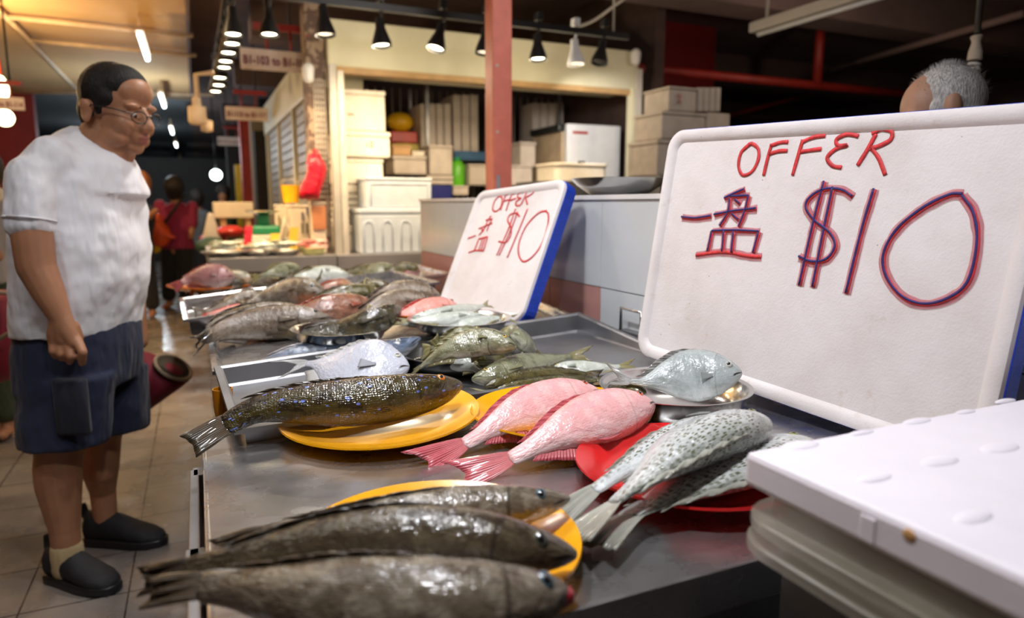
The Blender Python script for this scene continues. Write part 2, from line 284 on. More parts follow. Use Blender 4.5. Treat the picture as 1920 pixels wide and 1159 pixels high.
# ------------------------------------------------------------------ mesh helper
class MB:
    def __init__(s): s.v = []; s.f = []; s.mi = []; s.uv = {}; s.cur = 0
    def add(s, vs, fs, mi=None):
        o = len(s.v); s.v += [V(p) for p in vs]
        for f in fs: s.f.append(tuple(i+o for i in f)); s.mi.append(s.cur if mi is None else mi)
        return s
    def box(s, lo, hi, mi=None):
        x0, y0, z0 = lo; x1, y1, z1 = hi
        return s.add([(x0, y0, z0), (x1, y0, z0), (x1, y1, z0), (x0, y1, z0), (x0, y0, z1), (x1, y0, z1), (x1, y1, z1), (x0, y1, z1)],
                     [(3, 2, 1, 0), (4, 5, 6, 7), (0, 1, 5, 4), (1, 2, 6, 5), (2, 3, 7, 6), (3, 0, 4, 7)], mi)
    def hexa(s, b, t, mi=None):
        return s.add(list(b)+list(t), [(3, 2, 1, 0), (4, 5, 6, 7), (0, 1, 5, 4), (1, 2, 6, 5), (2, 3, 7, 6), (3, 0, 4, 7)], mi)
    def loft(s, rings, cap=True, closed=True, mi=None):
        n = len(rings[0]); o = []; vs = []
        for r in rings: vs += list(r)
        fs = []
        for i in range(len(rings)-1):
            for j in range(n if closed else n-1):
                k = (j+1) % n; fs.append((i*n+j, i*n+k, (i+1)*n+k, (i+1)*n+j))
        if cap: fs.append(tuple(range(n-1, -1, -1))); m = (len(rings)-1)*n; fs.append(tuple(m+j for j in range(n)))
        return s.add(vs, fs, mi)
    def tube(s, path, r, n=10, mi=None):
        path = [V(p) for p in path]; rs = r if isinstance(r, (list, tuple)) else [r]*len(path)
        rings = []; prev = None
        for i, p in enumerate(path):
            t = (path[min(i+1, len(path)-1)]-path[max(i-1, 0)]).normalized()
            if prev is None: a = t.cross(V((0, 0, 1)) if abs(t.z) < .9 else V((1, 0, 0))).normalized()
            else: a = (prev-t*prev.dot(t)).normalized()
            prev = a; b = t.cross(a)
            rings.append([p+(a*cos(2*pi*k/n)+b*sin(2*pi*k/n))*rs[i] for k in range(n)])
        return s.loft(rings, mi=mi)
    def lathe(s, prof, c, n=48, axis=None, mi=None):
        c = V(c); Z = V(axis).normalized() if axis else V((0, 0, 1))
        X = Z.orthogonal().normalized(); Y = Z.cross(X)
        rings = [[c+Z*z+(X*cos(2*pi*k/n)+Y*sin(2*pi*k/n))*max(r, 1e-4) for k in range(n)] for r, z in prof]
        return s.loft(rings, cap=True, mi=mi)
    def ell(s, c, r, ax=None, n=14, m=10, mi=None):
        c = V(c); X, Y, Z = ax if ax else (V((1, 0, 0)), V((0, 1, 0)), V((0, 0, 1)))
        rings = []
        for i in range(m+1):
            a = pi*i/m; q = max(sin(a), 1e-3)
            rings.append([c+X*(r[0]*q*cos(2*pi*k/n))+Y*(r[1]*q*sin(2*pi*k/n))-Z*(r[2]*cos(a)) for k in range(n)])
        return s.loft(rings, mi=mi)
    def caps(s, a, b, ra, rb, n=14):
        a, b = V(a), V(b); t = (b-a).normalized(); L = (b-a).length; path = []; rs = []
        for i in range(5):
            q = pi/2*(1-i/4); path.append(a-t*ra*sin(q)); rs.append(max(ra*cos(q), 1e-4))
        for i in range(5):
            q = pi/2*i/4; path.append(b+t*rb*sin(q)); rs.append(max(rb*cos(q), 1e-4))
        return s.tube(path, rs, n)
    def chain(s, pts):
        for (p, r), (q, r2) in zip(pts, pts[1:]): s.caps(p, q, r, r2)
        return s
    def build(s, name, m, parent=None, smooth=True, bevel=0, sub=0, solid=0, origin=None, auto=None, remesh=0, smit=0):
        me = bpy.data.meshes.new(name)
        off = V((0, 0, 0))
        if parent is not None:
            p = parent
            while p: off += p.location; p = p.parent
        elif origin is not None: off = V(origin)
        else:
            xs = [v.x for v in s.v]; ys = [v.y for v in s.v]; zs = [v.z for v in s.v]
            off = V(((min(xs)+max(xs))/2, (min(ys)+max(ys))/2, min(zs)))
        me.from_pydata([v-off for v in s.v], [], s.f)
        ms = m if isinstance(m, (list, tuple)) else [m]
        for x in ms: me.materials.append(x)
        if len(ms) > 1: me.polygons.foreach_set('material_index', s.mi)
        for uvn, data in s.uv.items():
            lay = me.uv_layers.new(name=uvn); k = 0
            for f in data:
                for q in f: lay.data[k].uv = q; k += 1
        if smooth: me.polygons.foreach_set('use_smooth', [True]*len(me.polygons))
        o = bpy.data.objects.new(name, me); COL.objects.link(o)
        if parent is not None: o.parent = parent
        else: o.location = off
        if smooth and auto is not None and not remesh: me.set_sharp_from_angle(angle=radians(auto))
        if remesh:
            r = o.modifiers.new('r', 'REMESH'); r.mode = 'VOXEL'; r.voxel_size = remesh; r.use_smooth_shade = True
        if smit:
            r = o.modifiers.new('s', 'SMOOTH'); r.iterations = smit; r.factor = .6
        if solid:
            r = o.modifiers.new('t', 'SOLIDIFY'); r.thickness = solid; r.offset = 0
        if bevel:
            r = o.modifiers.new('b', 'BEVEL'); r.width = bevel; r.segments = 2; r.limit_method = 'ANGLE'
        if sub:
            r = o.modifiers.new('u', 'SUBSURF'); r.levels = sub; r.render_levels = sub
        return o
def tag(o, label, cat, group=None):
    o['label'] = label; o['category'] = cat
    if group: o['group'] = group
    return o
def struct(o): o['kind'] = 'structure'; return o
def thing(name, label, cat, loc, group=None):
    o = bpy.data.objects.new(name, None); COL.objects.link(o); o.location = loc; o.empty_display_size = .05
    return tag(o, label, cat, group)
def dup(root, loc, label=None, rz=None, scale=None):
    kids = [c for c in COL.objects if c.parent == root]
    r = root.copy(); COL.objects.link(r); r.location = loc
    if label: r['label'] = label
    if rz is not None: r.rotation_euler = (0, 0, rz)
    if scale: r.scale = (scale,)*3
    for k in kids:
        c = k.copy(); COL.objects.link(c); c.parent = r
        for g in [q for q in COL.objects if q.parent == k]:
            d = g.copy(); COL.objects.link(d); d.parent = c
    return r
def catmull(pts, n):
    P = [V(p) for p in pts]; P = [P[0]*2-P[1]]+P+[P[-1]*2-P[-2]]
    out = []; m = len(P)-3
    for i in range(n+1):
        t = i/n*m; k = min(int(t), m-1); u = t-k; a, b, c, d = P[k:k+4]
        out.append(.5*((2*b)+(c-a)*u+(2*a-5*b+4*c-d)*u*u+(3*b-a-3*c+d)*u**3))
    return out

# ================================================================== SETTING
b = MB()
nz_ = None
def floor_mat():
    N = NT('floor_tiles'); co = N.coord()
    sx = N.n('ShaderNodeSeparateXYZ'); N.t.links.new(co, sx.inputs[0])
    def line(v, size, offs):
        f = N.math('FRACT', N.math('DIVIDE', N.math('SUBTRACT', v, offs), size))
        d = N.math('MULTIPLY', N.math('ABSOLUTE', N.math('SUBTRACT', f, .5)), size)
        return N.step(d, size/2-.004, size/2-.0015)
    g = N.math('MAXIMUM', line(sx.outputs[0], .30, -.275-.15+.15), line(sx.outputs[1], .30, .01))
    t = N.mix(N.step(N.noise(co, 1.6, 4), .3, .7), c4(S(112, 106, 102)), c4(S(140, 130, 122)))
    t = N.mix(N.math('MULTIPLY', N.step(N.noise(co, 9, 4), .5, .7), .25), t, c4(S(84, 74, 66)))
    N.set(N.b.inputs['Base Color'], N.mix(g, t, c4(S(46, 38, 34))))
    N.set(N.b.inputs['Roughness'], N.math('ADD', N.math('MULTIPLY', N.step(N.noise(co, 3.5, 4), .35, .65), .2), .16))
    bb = N.bump(g, -.5, .003); bb = N.bump(N.noise(co, 14, 3), .12, .01, bb)
    N.set(N.b.inputs['Normal'], bb); N.b.inputs['Specular IOR Level'].default_value = .6; return N.m
struct(MB().box((-9, -2.5, -.1), (12, 32, 0)).build('floor', floor_mat(), origin=(0, 0, 0), smooth=False))
struct(MB().box((.05, -2.5, 3.2), (12, 32, 3.3)).build('ceiling', M['concrete'], smooth=False))
struct(MB().box((-9, -2.5, 2.9), (.03, 12.5, 3.0)).build('ceiling_tan', M['tan'], smooth=False))
struct(MB().box((-9, 12.5, 3.2), (.05, 32, 3.3)).build('ceiling_far', mat('far_ceiling', S(84, 88, 92), .9), smooth=False))
struct(MB().box((.03, -2.5, 2.86), (.06, 12.5, 3.2)).build('trim_1', M['concrete'], smooth=False))
struct(MB().box((-9, 31.9, 0), (12, 32, 3.3)).build('wall_back', mat('far_wall', S(90, 98, 104), .9), smooth=False))
struct(MB().box((-9.1, -2.5, 0), (-9, 32, 3.3)).build('wall_left', M['red_wall'], smooth=False))
struct(MB().box((12, -2.5, 0), (12.1, 32, 3.3)).build('wall_right', M['concrete'], smooth=False))
struct(MB().box((-9, -2.6, 0), (12, -2.5, 3.3)).build('wall_front', M['concrete'], smooth=False))
struct(MB().box((-9, 12.6, 1.3), (-2.1, 12.8, 2.95)).build('wall_red_left', M['red_wall'], smooth=False))
p = Py(1200, 65, 6.4); q = Py(1342, 75, 6.4)
struct(MB().box((p.x, 6.4, 0), (q.x, 6.9, 3.2)).build('wall_red_right', M['red_wall'], smooth=False))
# beams of the dark ceiling
for i, y in enumerate((2.0, 4.6, 7.4, 10.4, 15)):
    struct(MB().box((.6, y, 2.86), (12, y+.35, 3.2)).build('trim_%d' % (i+2), M['concrete'], smooth=False))
# tiled half wall behind the tables
TW = 1.135; TY = (-.8, 3.715); TZ = 1.278
b = MB(); b.box((TW+.006, TY[0], 0), (TW+.19, TY[1], TZ-.012), 0)
y = 1.77-.329*8
ys = [1.825+.34*k for k in range(-8, 6)]
for k, y0 in enumerate(ys):
    y1 = min(y0+.34, TY[1]); y0 = max(y0, TY[0])
    if y1-y0 < .02: continue
    pinky = y0 >= 1.7
    for z0, z1, pk in ((.995, TZ-.014, 0), (.70, .992, 1), (.4, .697, 0), (.1, .397, 0)):
        b.box((TW, y0+.0012, z0), (TW+.008, y1-.0012, z1), 2 if (pk and pinky) else 1)
for z0, z1, pk in ((.995, TZ-.014, 0), (.70, .992, 1), (.4, .697, 0)):
    b.box((TW+.003, TY[1]-.002, z0), (TW+.19, TY[1]+.006, z1), 2 if pk else 1)
b.box((TW-.006, TY[0], TZ-.014), (TW+.2, TY[1]+.01, TZ), 3)
struct(b.build('wall_tiled', [M['grout'], M['wtile'], M['ptile'], M['cap']], smooth=False, bevel=.0008))

# ================================================================== NEAR STALL: tables and trays
def tray(name, label, q, depth, m='steel', lip=.012, cat='tray', group=None, solid=.0025, parts=True):
    q = [V(p) for p in q]; c = sum(q, V())/4
    root = thing(name, label, cat, V((c.x, c.y, c.z-(depth if not isinstance(depth, list) else max(depth)))), group)
    dl_ = depth if isinstance(depth, list) else [depth]*4
    def inset(pts, d, dz):
        cc = sum(pts, V())/4; out = []
        for i in range(4):
            a = (pts[(i+1) % 4]-pts[i]).normalized(); bb = (pts[i-1]-pts[i]).normalized()
            out.append(pts[i]+(a+bb)*d+V((0, 0, dz(i) if callable(dz) else dz)))
        return out
    rings = [inset(q, -lip, -.008), inset(q, -lip, 0), q, inset(q, .004, -.004), inset(q, .008, lambda i: -dl_[i]+min(.006, dl_[i]*.4)), inset(q, .014, lambda i: -dl_[i])]
    b = MB(); vs = []; fs = []
    for r in rings: vs += r
    for i in range(len(rings)-1):
        for j in range(4): k = (j+1) % 4; fs.append((i*4+j, i*4+k, (i+1)*4+k, (i+1)*4+j))
    m4 = (len(rings)-1)*4; b.add(vs, fs)
    b.build('rim_and_walls', M[m], root, smooth=False, solid=solid)
    n = 8; inner = rings[-1]; vs = []; fs = []
    for i in range(n+1):
        for j in range(n+1):
            u, v = i/n, j/n
            vs.append((inner[0]*(1-u)+inner[1]*u)*(1-v)+(inner[3]*(1-u)+inner[2]*u)*v)
    for i in range(n):
        for j in range(n): a = i*(n+1)+j; fs.append((a, a+n+1, a+n+2, a+1))
    MB().add(vs, fs).build('tray_base', M[m], root, smooth=False, solid=solid)
    return root
# near sheet (table top with folded edge)
t = thing('steel_table', 'stainless steel display table nearest the camera with red apron below', 'table', (.55, .92, 0))
b = MB(); b.box((-.012, .553, .838), (1.085, 1.285, .85)); b.box((-.014, .55, .80), (-.008, 1.285, .851)); b.box((-.012, .548, .80), (1.085, .554, .8505)); b.box((-.012, 1.283, .82), (1.085, 1.288, .851))
b.build('table_top', M['steel'], t, smooth=False, bevel=.0015)
MB().box((.03, .60, .5), (1.07, .62, .80)).build('apron', mat('red_panel', S(110, 34, 30), .5), t, smooth=False)
MB().box((.03, .565, .71), (1.07, .60, .80)).build('front_rail', M['steel_dark'], t, smooth=False, bevel=.002)
for x, y in ((-.028, .93), (-.02, .60), (1.04, .62), (1.04, 1.22), (-.02, 1.24)):
    MB().box((x-.012, y-.02, 0), (x+.012, y+.02, .80)).build('leg', M['steel_dark'], t, smooth=False, bevel=.002)
MB().box((-.036, .60, .71), (-.022, 1.25, .80)).build('side_rail', M['steel_dark'], t, smooth=False, bevel=.002)
t = thing('steel_table', 'long stainless steel table frame under the middle trays', 'table', (.55, 2.4, 0))
MB().box((.05, 1.30, .72), (1.07, 3.58, .78)).build('frame', M['steel_dark'], t, smooth=False, bevel=.003)
for x in (.09, 1.03):
    for y in (1.4, 2.4, 3.5): MB().box((x-.02, y-.02, 0), (x+.02, y+.02, .72)).build('leg', M['steel_dark'], t, smooth=False)
BR = Pz(1084, 588, .915); BL = Pz(413, 688, .885); FL = Pz(453, 801, .882)
tray('display_tray', 'deep steel tray holding the silver trevally, bowls and its dark empty right end', [FL, (1.055, 1.312, .873), BR, BL], [.042, .008, .055, .047], 'steel_dark')
SB = Pz(394, 597, .875)
tray('display_tray', 'shallow steel tray under the steel bowl of one dark fish and orange plates', [(BL.x-.005, BL.y+.03, .872), (1.05, BR.y+.04, .905), (1.05, 2.30, .93), (SB.x, SB.y, .875)], .018, 'steel')
T3 = [Pz(352, 598, .9), Py(818, 529, 2.46), Py(736, 508, 3.02), Pz(343, 559, .9)]
tray('display_tray', 'tilted steel tray full of brown fish in front of the farthest fish row', T3, .055, 'steel')
tray('display_tray', 'flat steel tray under the farthest row of fish on this stall', [(-.03, 2.86, .885), (1.06, 3.06, .93), (1.06, 3.56, .93), (-.03, 3.50, .885)], .02, 'steel')

# plates and bowls
def plate(name, label, c, r, m, foot=.0, group=None, tilt=None):
    c = V(c); b = MB()
    prof = [(r*.56, 0), (r*.60, 0), (r*.62, .007), (r*.8, .013), (r*.97, .026), (r, .029), (r*.995, .032), (r*.93, .028), (r*.8, .018), (r*.6, .0115), (.001, .0105)]
    b.lathe(prof, c, 64, axis=tilt)
    return tag(b.build(name, m, smooth=True, auto=50, origin=c), label, 'plate', group)
def bowl(name, label, c, r, h, m=None, group=None, axis=None):
    c = V(c); prof = [(r*.62, 0), (r*.78, .004), (r*.9, h*.5), (r*.97, h*.96), (r*1.03, h), (r*1.03, h*.98), (r*1.0, h*1.0), (r*.95, h*.96), (r*.88, h*.5), (r*.76, .007), (.001, .005)]
    return tag(MB().lathe(prof, c, 56, axis=axis).build(name, m or M['steel_bowl'], auto=60, origin=c), label, 'bowl', group)
TZ0 = .851
plate('yellow_plate', 'yellow melamine plate under the three blurred brown groupers in front', (.222, .690, TZ0), .162, M['yellow'])
plate('yellow_plate', 'yellow melamine plate under the blue-spotted grouper', (.283, 1.205-.015, TZ0), .178, M['yellow'], tilt=(-.03, -.03, 1))
plate('yellow_plate', 'yellow melamine plate under the two pink snappers', (.585, 1.07, TZ0), .165, M['yellow'])
plate('red_plate', 'red melamine plate under the silver dashed fish', (.635, .765, TZ0), .168, M['red_plate'])
bowl('steel_pan', 'round steel pan holding the pomfret beside the big offer sign', (.806, 1.025, .853), .138, .06)

# ------------------------------------------------------------------ FISH
PROF = {
 'fat': [(0, .12), (.03, .36), (.08, .58), (.16, .78), (.26, .93), (.38, 1), (.5, .98), (.62, .88), (.75, .72), (.87, .56), (1, .46)],
 'blunt': [(0, .22), (.025, .46), (.07, .66), (.15, .84), (.25, .96), (.36, 1), (.48, .95), (.62, .75), (.75, .5), (.87, .32), (1, .27)],
 'grouper': [(0, .10), (.03, .32), (.08, .52), (.16, .74), (.26, .92), (.38, 1), (.5, .97), (.62, .84), (.75, .62), (.87, .42), (1, .33)],
 'deep': [(0, .08), (.03, .3), (.08, .5), (.15, .74), (.25, .93), (.36, 1), (.48, .96), (.62, .76), (.75, .5), (.87, .3), (1, .24)],
 'slim': [(0, .08), (.04, .4), (.1, .65), (.2, .88), (.35, 1), (.55, .96), (.7, .76), (.85, .45), (1, .2)],
 'disc': [(0, .06), (.03, .26), (.08, .46), (.18, .76), (.3, .95), (.4, 1), (.5, .95), (.65, .68), (.8, .32), (.92, .13), (1, .1)],
}
WPROF = [(0, .2), (.04, .5), (.12, .82), (.22, .98), (.35, 1), (.5, .9), (.65, .68), (.8, .4), (.92, .2), (1, .12)]
def pint(pr, t): return float(np.interp(t, [a for a, _ in pr], [b for _, b in pr]))
def fish(name, label, pts, H, W, th=60, kind='brown', shape='grouper', tl=.15, spread=1.0, fork=.25, group=None, dorsal=.45, pect=True, res=1, pelvic=True, flip=1, anal=True, eye=1., fs=1., mouth=None, twist=0):
    """pts: tail tip ... nose (world points). H, W: half body height and half thickness. th: roll, 0 upright, 90 dorsal away from the camera."""
    bm, fm, _ = KM[kind]; pts = [V(p) for p in pts]
    cv = catmull(pts, 60)
    L = sum((a-b_).length for a, b_ in zip(cv, cv[1:]))
    acc = [0]
    for a, b_ in zip(cv, cv[1:]): acc.append(acc[-1]+(a-b_).length)
    acc = [a/acc[-1] for a in acc]
    def at(s):
        return V((np.interp(s, acc, [p.x for p in cv]), np.interp(s, acc, [p.y for p in cv]), np.interp(s, acc, [p.z for p in cv])))
    def frame(s):
        T = (at(min(s+.03, 1))-at(max(s-.03, 0))).normalized()
        A = V((-T.y, T.x, 0)).normalized()
        if A.dot(FH) < 0: A = -A
        Z = T.cross(A); Z = Z if Z.z > 0 else -Z
        a = radians(th+twist*(1-s)); Nn = Z*cos(a)+A*sin(a); return T, Nn, T.cross(Nn)
    mid = at(.55); root = thing(name, label, 'fish', mid-V((0, 0, min(H, W)*.9)), group)
    nr, ns = (30, 22) if res == 1 else (18, 14)
    b = MB(); rings = []; U = []
    for i in range(nr+1):
        t = i/nr; t = t**1.25 if t < .999 else 1.; s = 1-t*(1-tl); p = at(s); T, Nn, Sd = frame(s)
        h = pint(PROF[shape], t)*H; wd = pint(WPROF, t)*W
        if shape == 'grouper': wd = max(wd, h*.28)
        wd *= 1+.05*math.exp(-((t-.235)/.02)**2)
        ring = []
        for j in range(ns):
            a = 2*pi*j/ns; cs, sn = cos(a), sin(a)
            cx = math.copysign(abs(cs)**.92, cs); sy = math.copysign(abs(sn)**.95, sn)
            hh = h*(1.0 if cs > 0 else 1.06)
            ring.append(p+Nn*(cx*hh-h*.03)+Sd*sy*wd)
        rings.append(ring); U.append(t)
    b.loft(rings, cap=True); uvn = []; uvm = []; g = pi*(H+W)
    for i in range(nr):
        for j in range(ns):
            k0, k1 = j/ns, (j+1)/ns; u0, u1 = U[i], U[i+1]
            q = [(u0, k0), (u0, k1), (u1, k1), (u1, k0)]; uvn.append(q); uvm.append([(x*L*(1-tl), y*g) for x, y in q])
    for e in (U[0], U[-1]): q = [(e, j/ns) for j in range(ns)]; uvn.append(q); uvm.append([(x*L, y*g) for x, y in q])
    b.uv = {'norm': uvn, 'metric': uvm}; b.build('body', bm, root, sub=1 if res else 0)
    def sheet(nm, fn, nu, nv, parent=root, thick=.0016, m=fm):
        bb = MB(); vs = [fn(i/nu, j/nv) for i in range(nu+1) for j in range(nv+1)]; fs = []; u_ = []
        for i in range(nu):
            for j in range(nv):
                a = i*(nv+1)+j; fs.append((a, a+1, a+nv+2, a+nv+1)); u_.append([(i/nu, j/nv), (i/nu, (j+1)/nv), ((i+1)/nu, (j+1)/nv), ((i+1)/nu, j/nv)])
        bb.add(vs, fs); bb.uv = {'norm': u_}; return bb.build(nm, m, parent, solid=thick)
    hb = pint(PROF[shape], 1)*H
    def tail(u, v):
        q = v*2-1; s = tl*(1-u*(1-fork*(1-abs(q)**1.3)))+.02*(1-u)
        p = at(max(s, 0)); T, Nn, Sd = frame(max(s, .0)); sp = hb*.9+(H*.85*spread-hb*.9)*(u**.8)
        return p+Nn*(q*sp)+Sd*(sin(q*9+u*3)*.0022*u)
    sheet('tail_fin', tail, 7, 14)
    if dorsal:
        def df(u, v):
            t = .28+.58*v; s = 1-t*(1-tl); p = at(s-.02*u); T, Nn, Sd = frame(s); h = pint(PROF[shape], t)*H
            e = (sin(pi*min(1, v*1.15+.08))**.6 if v*1.15+.08 < 1 else .12)*(1-.12*abs(sin(v*38))) 
            return p+Nn*(h*.93+u*H*dorsal*.42*max(e, .1))+Sd*(.0015*sin(v*40)+W*.12*u)-T*(u*.012)
        sheet('dorsal_fin', df, 3, 26)
    if anal:
        def af(u, v):
            t = .62+.24*v; s = 1-t*(1-tl); p = at(s); T, Nn, Sd = frame(s); h = pint(PROF[shape], t)*H
            return p-Nn*(h*.93+u*H*.42*fs*(1-.75*v))-T*(u*H*.3)+Sd*(.001*sin(v*30))
        sheet('anal_fin', af, 3, 8)
    for sg in ((1, -1) if res == 1 else (1,)):
        sd = sg*flip
        if pect:
            def pf(u, v):
                t = .25+.005*v+u*.12; s = 1-t*(1-tl); p = at(s); T, Nn, Sd = frame(s)
                h = pint(PROF[shape], t)*H; wd = pint(WPROF, t)*W
                a = -.18+(v-.5)*(.08+.26*u); zz = cos(pi/2-a)*0+a
                return p+Nn*(h*zz-h*.08)+Sd*sd*(wd*(1.0-.25*zz*zz)+.0015+u*.004)
            sheet('pectoral_fin', pf, 6, 8, thick=.0008, m=PM[kind])
        if pelvic and res == 1:
            def vf(u, v):
                t = .33+u*.16*fs; s = 1-t*(1-tl); p = at(s); T, Nn, Sd = frame(s); h = pint(PROF[shape], t)*H
                return p-Nn*(h*.97+u*H*.22*v*fs)+Sd*sd*(W*.3+v*W*.5*(u))
            sheet('pelvic_fin', vf, 5, 5)
        t = .115; s = 1-t*(1-tl); p = at(s); T, Nn, Sd = frame(s); h = pint(PROF[shape], t)*H; wd = pint(WPROF, t)*W
        r = min(H, .05)*.15*eye; a = radians(62)
        wr = max(wd, h*.28) if shape == 'grouper' else wd
        ep = p+Nn*(cos(a)*h*.92)+Sd*sd*(sin(a)*wr*.93); ax = (Sd*sd*sin(a)+Nn*cos(a)*.5).normalized()
        X = T; Yv = ax.cross(X).normalized()
        e = MB().ell(ep, (r, r, r*.55), (X, Yv, ax), 12, 8).build('eye', M['iris'][kind], root)
        MB().ell(ep+ax*r*.32, (r*.55, r*.55, r*.32), (X, Yv, ax), 10, 6).build('pupil', M['pupil'], e)
    if mouth:
        p = at(.998); T, Nn, Sd = frame(.99)
        MB().ell(p-Nn*H*.08-T*.014, (H*.5, W*.42, H*.30), (T, Sd, Nn)).build('open_mouth', mouth, root)
    return root
Z = Pz
M['gill_red'] = mat('gill_red', S(170, 40, 50), .25, coat=.6)
BG = 'brown groupers on the front yellow plate'
fish('brown_grouper', 'brown grouper at the back of the three on the front yellow plate', [Z(392, 1036, .872), Z(500, 1000, .89), Z(720, 978, .905), Z(900, 955, .905), Z(1068, 934, .905)], .030, .031, 25, 'brown', eye=1.6, tl=.13, spread=.5, dorsal=.2, pect=False, pelvic=False, anal=False)
fish('brown_grouper', 'darkest brown grouper in the middle of the front yellow plate, tail past the table edge', [Z(255, 1092, .885), Z(380, 1062, .905), Z(620, 1022, .923), Z(860, 1015, .925), Z(1082, 1040, .905)], .036, .036, 25, 'browndark', eye=1.6, tl=.12, spread=.45, dorsal=.2, pect=False, pelvic=False, anal=False)
fish('brown_grouper', 'brown grouper closest to the camera with red open mouth at frame bottom', [Z(262, 1112, .90), Z(400, 1098, .91), Z(600, 1122, .918), Z(850, 1135, .918), Z(1063, 1108, .90)], .041, .04, 30, 'brown', eye=1.5, tl=.13, spread=.4, dorsal=.2, pect=False, pelvic=False, anal=False, mouth=M['gill_red'])
fish('blue_spotted_grouper', 'dark olive grouper with blue spots on a yellow plate, tail hanging off the table', [Z(352, 838, .87), Z(425, 795, .892), Z(500, 762, .915), Z(660, 752, .915), Z(780, 738, .915), Z(866, 722, .918)], .042, .038, 38, 'bluespot', 'fat', tl=.13, spread=.62, fork=.12, dorsal=.3, fs=.9, pect=False, pelvic=False, anal=False, eye=1.3)
PS = 'pink snappers on the yellow plate'
fish('pink_snapper', 'pink snapper on the yellow plate, farther of the two', [Z(772, 878, .853), Z(870, 832, .868), Z(960, 780, .892), Z(1050, 748, .90), Z(1124, 737, .90)], .045, .032, 52, 'pink', 'deep', pect=False, tl=.24, spread=.85, fork=.3, dorsal=.22, fs=1.3)
fish('pink_snapper', 'pink snapper on the yellow plate, nearer of the two', [Z(838, 900, .853), Z(950, 862, .872), Z(1050, 810, .896), Z(1140, 775, .905), Z(1226, 760, .905)], .047, .034, 52, 'pink', 'deep', pect=False, tl=.24, spread=.8, fork=.3, dorsal=.22, fs=1.3)
fish('dashed_silver_fish', 'silver fish with dark dashed rows on the red plate, topmost of the pile', [Z(1062, 1018, .868), Z(1135, 955, .888), Z(1220, 890, .918), Z(1310, 832, .930), Z(1420, 798, .925)], .064, .034, -66, 'stripe', 'blunt', tl=.2, spread=.8, fork=.12, dorsal=.1, pelvic=False, anal=False)
fish('dashed_silver_fish', 'silver dashed fish lowest on the red plate, half under the others', [Z(1108, 1032, .862), Z(1180, 968, .874), Z(1290, 915, .884), Z(1390, 872, .890), Z(1488, 828, .892)], .084, .028, -72, 'stripe', 'blunt', tl=.18, spread=.5, fork=.12, dorsal=.15, pelvic=False)
fish('dashed_silver_fish', 'silver fish behind the topmost dashed one with clipped tail by the red plate rim', [Z(1028, 988, .862), Z(1085, 940, .88), Z(1165, 885, .90), Z(1260, 836, .905), Z(1375, 795, .895)], .036, .026, 70, 'stripe', 'deep', tl=.18, spread=.7, fork=.12, dorsal=.1, pelvic=False)
fish('pomfret', 'grey pomfret standing in the round steel pan below the big sign', [Z(1120, 698, .915), Z(1190, 716, .91), Z(1250, 708, .918), Z(1310, 700, .925), Z(1392, 700, .93)], .052, .024, 30, 'pomfret', 'disc', tl=.26, spread=.6, fork=.65, dorsal=.15, pelvic=False, anal=False)
bowl('steel_pan', 'shallow steel pan under the white trevally', (lambda p: (p.x, p.y, .846))(Pz(700, 690, .846)), .135, .04)
fish('white_trevally', 'broad pale white trevally lying across a steel pan', [Z(512, 694, .885), Z(570, 682, .892), Z(640, 684, .900), Z(700, 684, .905), Z(768, 690, .898)], .082, .022, 58, 'pale', 'disc', tl=.22, spread=.42, fork=.75, dorsal=.12, pelvic=False)
fish('blue_mackerel', 'dark blue mackerel behind the white trevally, head raised on the pan rim', [Z(432, 712, .84), Z(470, 690, .868), Z(560, 662, .88), Z(680, 660, .88), Z(735, 656, .91), Z(788, 634, .93)], .034, .03, 35, 'blue', 'slim', tl=.1, spread=1.1, fork=.4, dorsal=.15, pelvic=False, anal=False)
bowl('steel_pan', 'steel pan heaped with small olive fish', (lambda p: (p.x, p.y, .852))(Pz(868, 688, .852)), .155, .045)
Z2 = lambda x, y, z: Pz(x, y, z+.014)
OG = 'olive fish piled in the steel pan'
fish('olive_fish', 'long olive fish on top of the pile in the steel pan, tail at left', [Z2(770, 702, .858), Z2(800, 680, .895), Z2(845, 655, .925), Z2(905, 640, .94), Z2(968, 650, .935)], .033, .026, 48, 'greensilver', 'deep', tl=.16, spread=.7, dorsal=.4)
fish('olive_fish', 'silver-headed olive fish behind the pile, nose up', [Z2(790, 660, .89), Z2(850, 640, .92), Z2(905, 622, .935)], .03, .02, 40, 'greensilver', 'deep', tl=.15, dorsal=.3, res=0)
fish('olive_fish', 'olive fish at the right end of the pile facing left', [Z2(1008, 655, .87), Z2(985, 640, .905), Z2(958, 628, .93)], .04, .02, 50, 'greensilver', 'disc', tl=.12, dorsal=.3, res=0)
fish('olive_fish', 'small grey fish at the lower left of the pile', [Z2(905, 700, .868), Z2(870, 680, .882), Z2(834, 668, .89)], .024, .016, 40, 'silver', 'deep', tl=.1, dorsal=.1, res=0)
fish('olive_fish', 'small yellow-olive fish in the middle of the pile', [Z2(950, 668, .875), Z2(905, 662, .895), Z2(868, 662, .902)], .02, .016, 40, 'green', 'deep', tl=.1, dorsal=.1, res=0)
fish('olive_fish', 'small banded dark fish at the lower right of the pile', [Z2(962, 675, .868), Z2(925, 670, .885), Z2(886, 674, .89)], .021, .016, 40, 'green', 'deep', tl=.1, dorsal=.1, res=0)
fish('olive_fish', 'small fish with torn clear tail standing behind the pile', [Z2(812, 632, .93), Z2(825, 655, .90), Z2(850, 668, .88)], .028, .016, 50, 'greensilver', 'deep', tl=.3, fork=.2, dorsal=.2, res=0)
fish('olive_fish', 'green-backed fish beside the pile near the sign', [Z2(935, 645, .90), Z2(948, 628, .92), Z2(975, 622, .93)], .025, .016, 50, 'greensilver', 'deep', tl=.2, dorsal=.2, res=0)
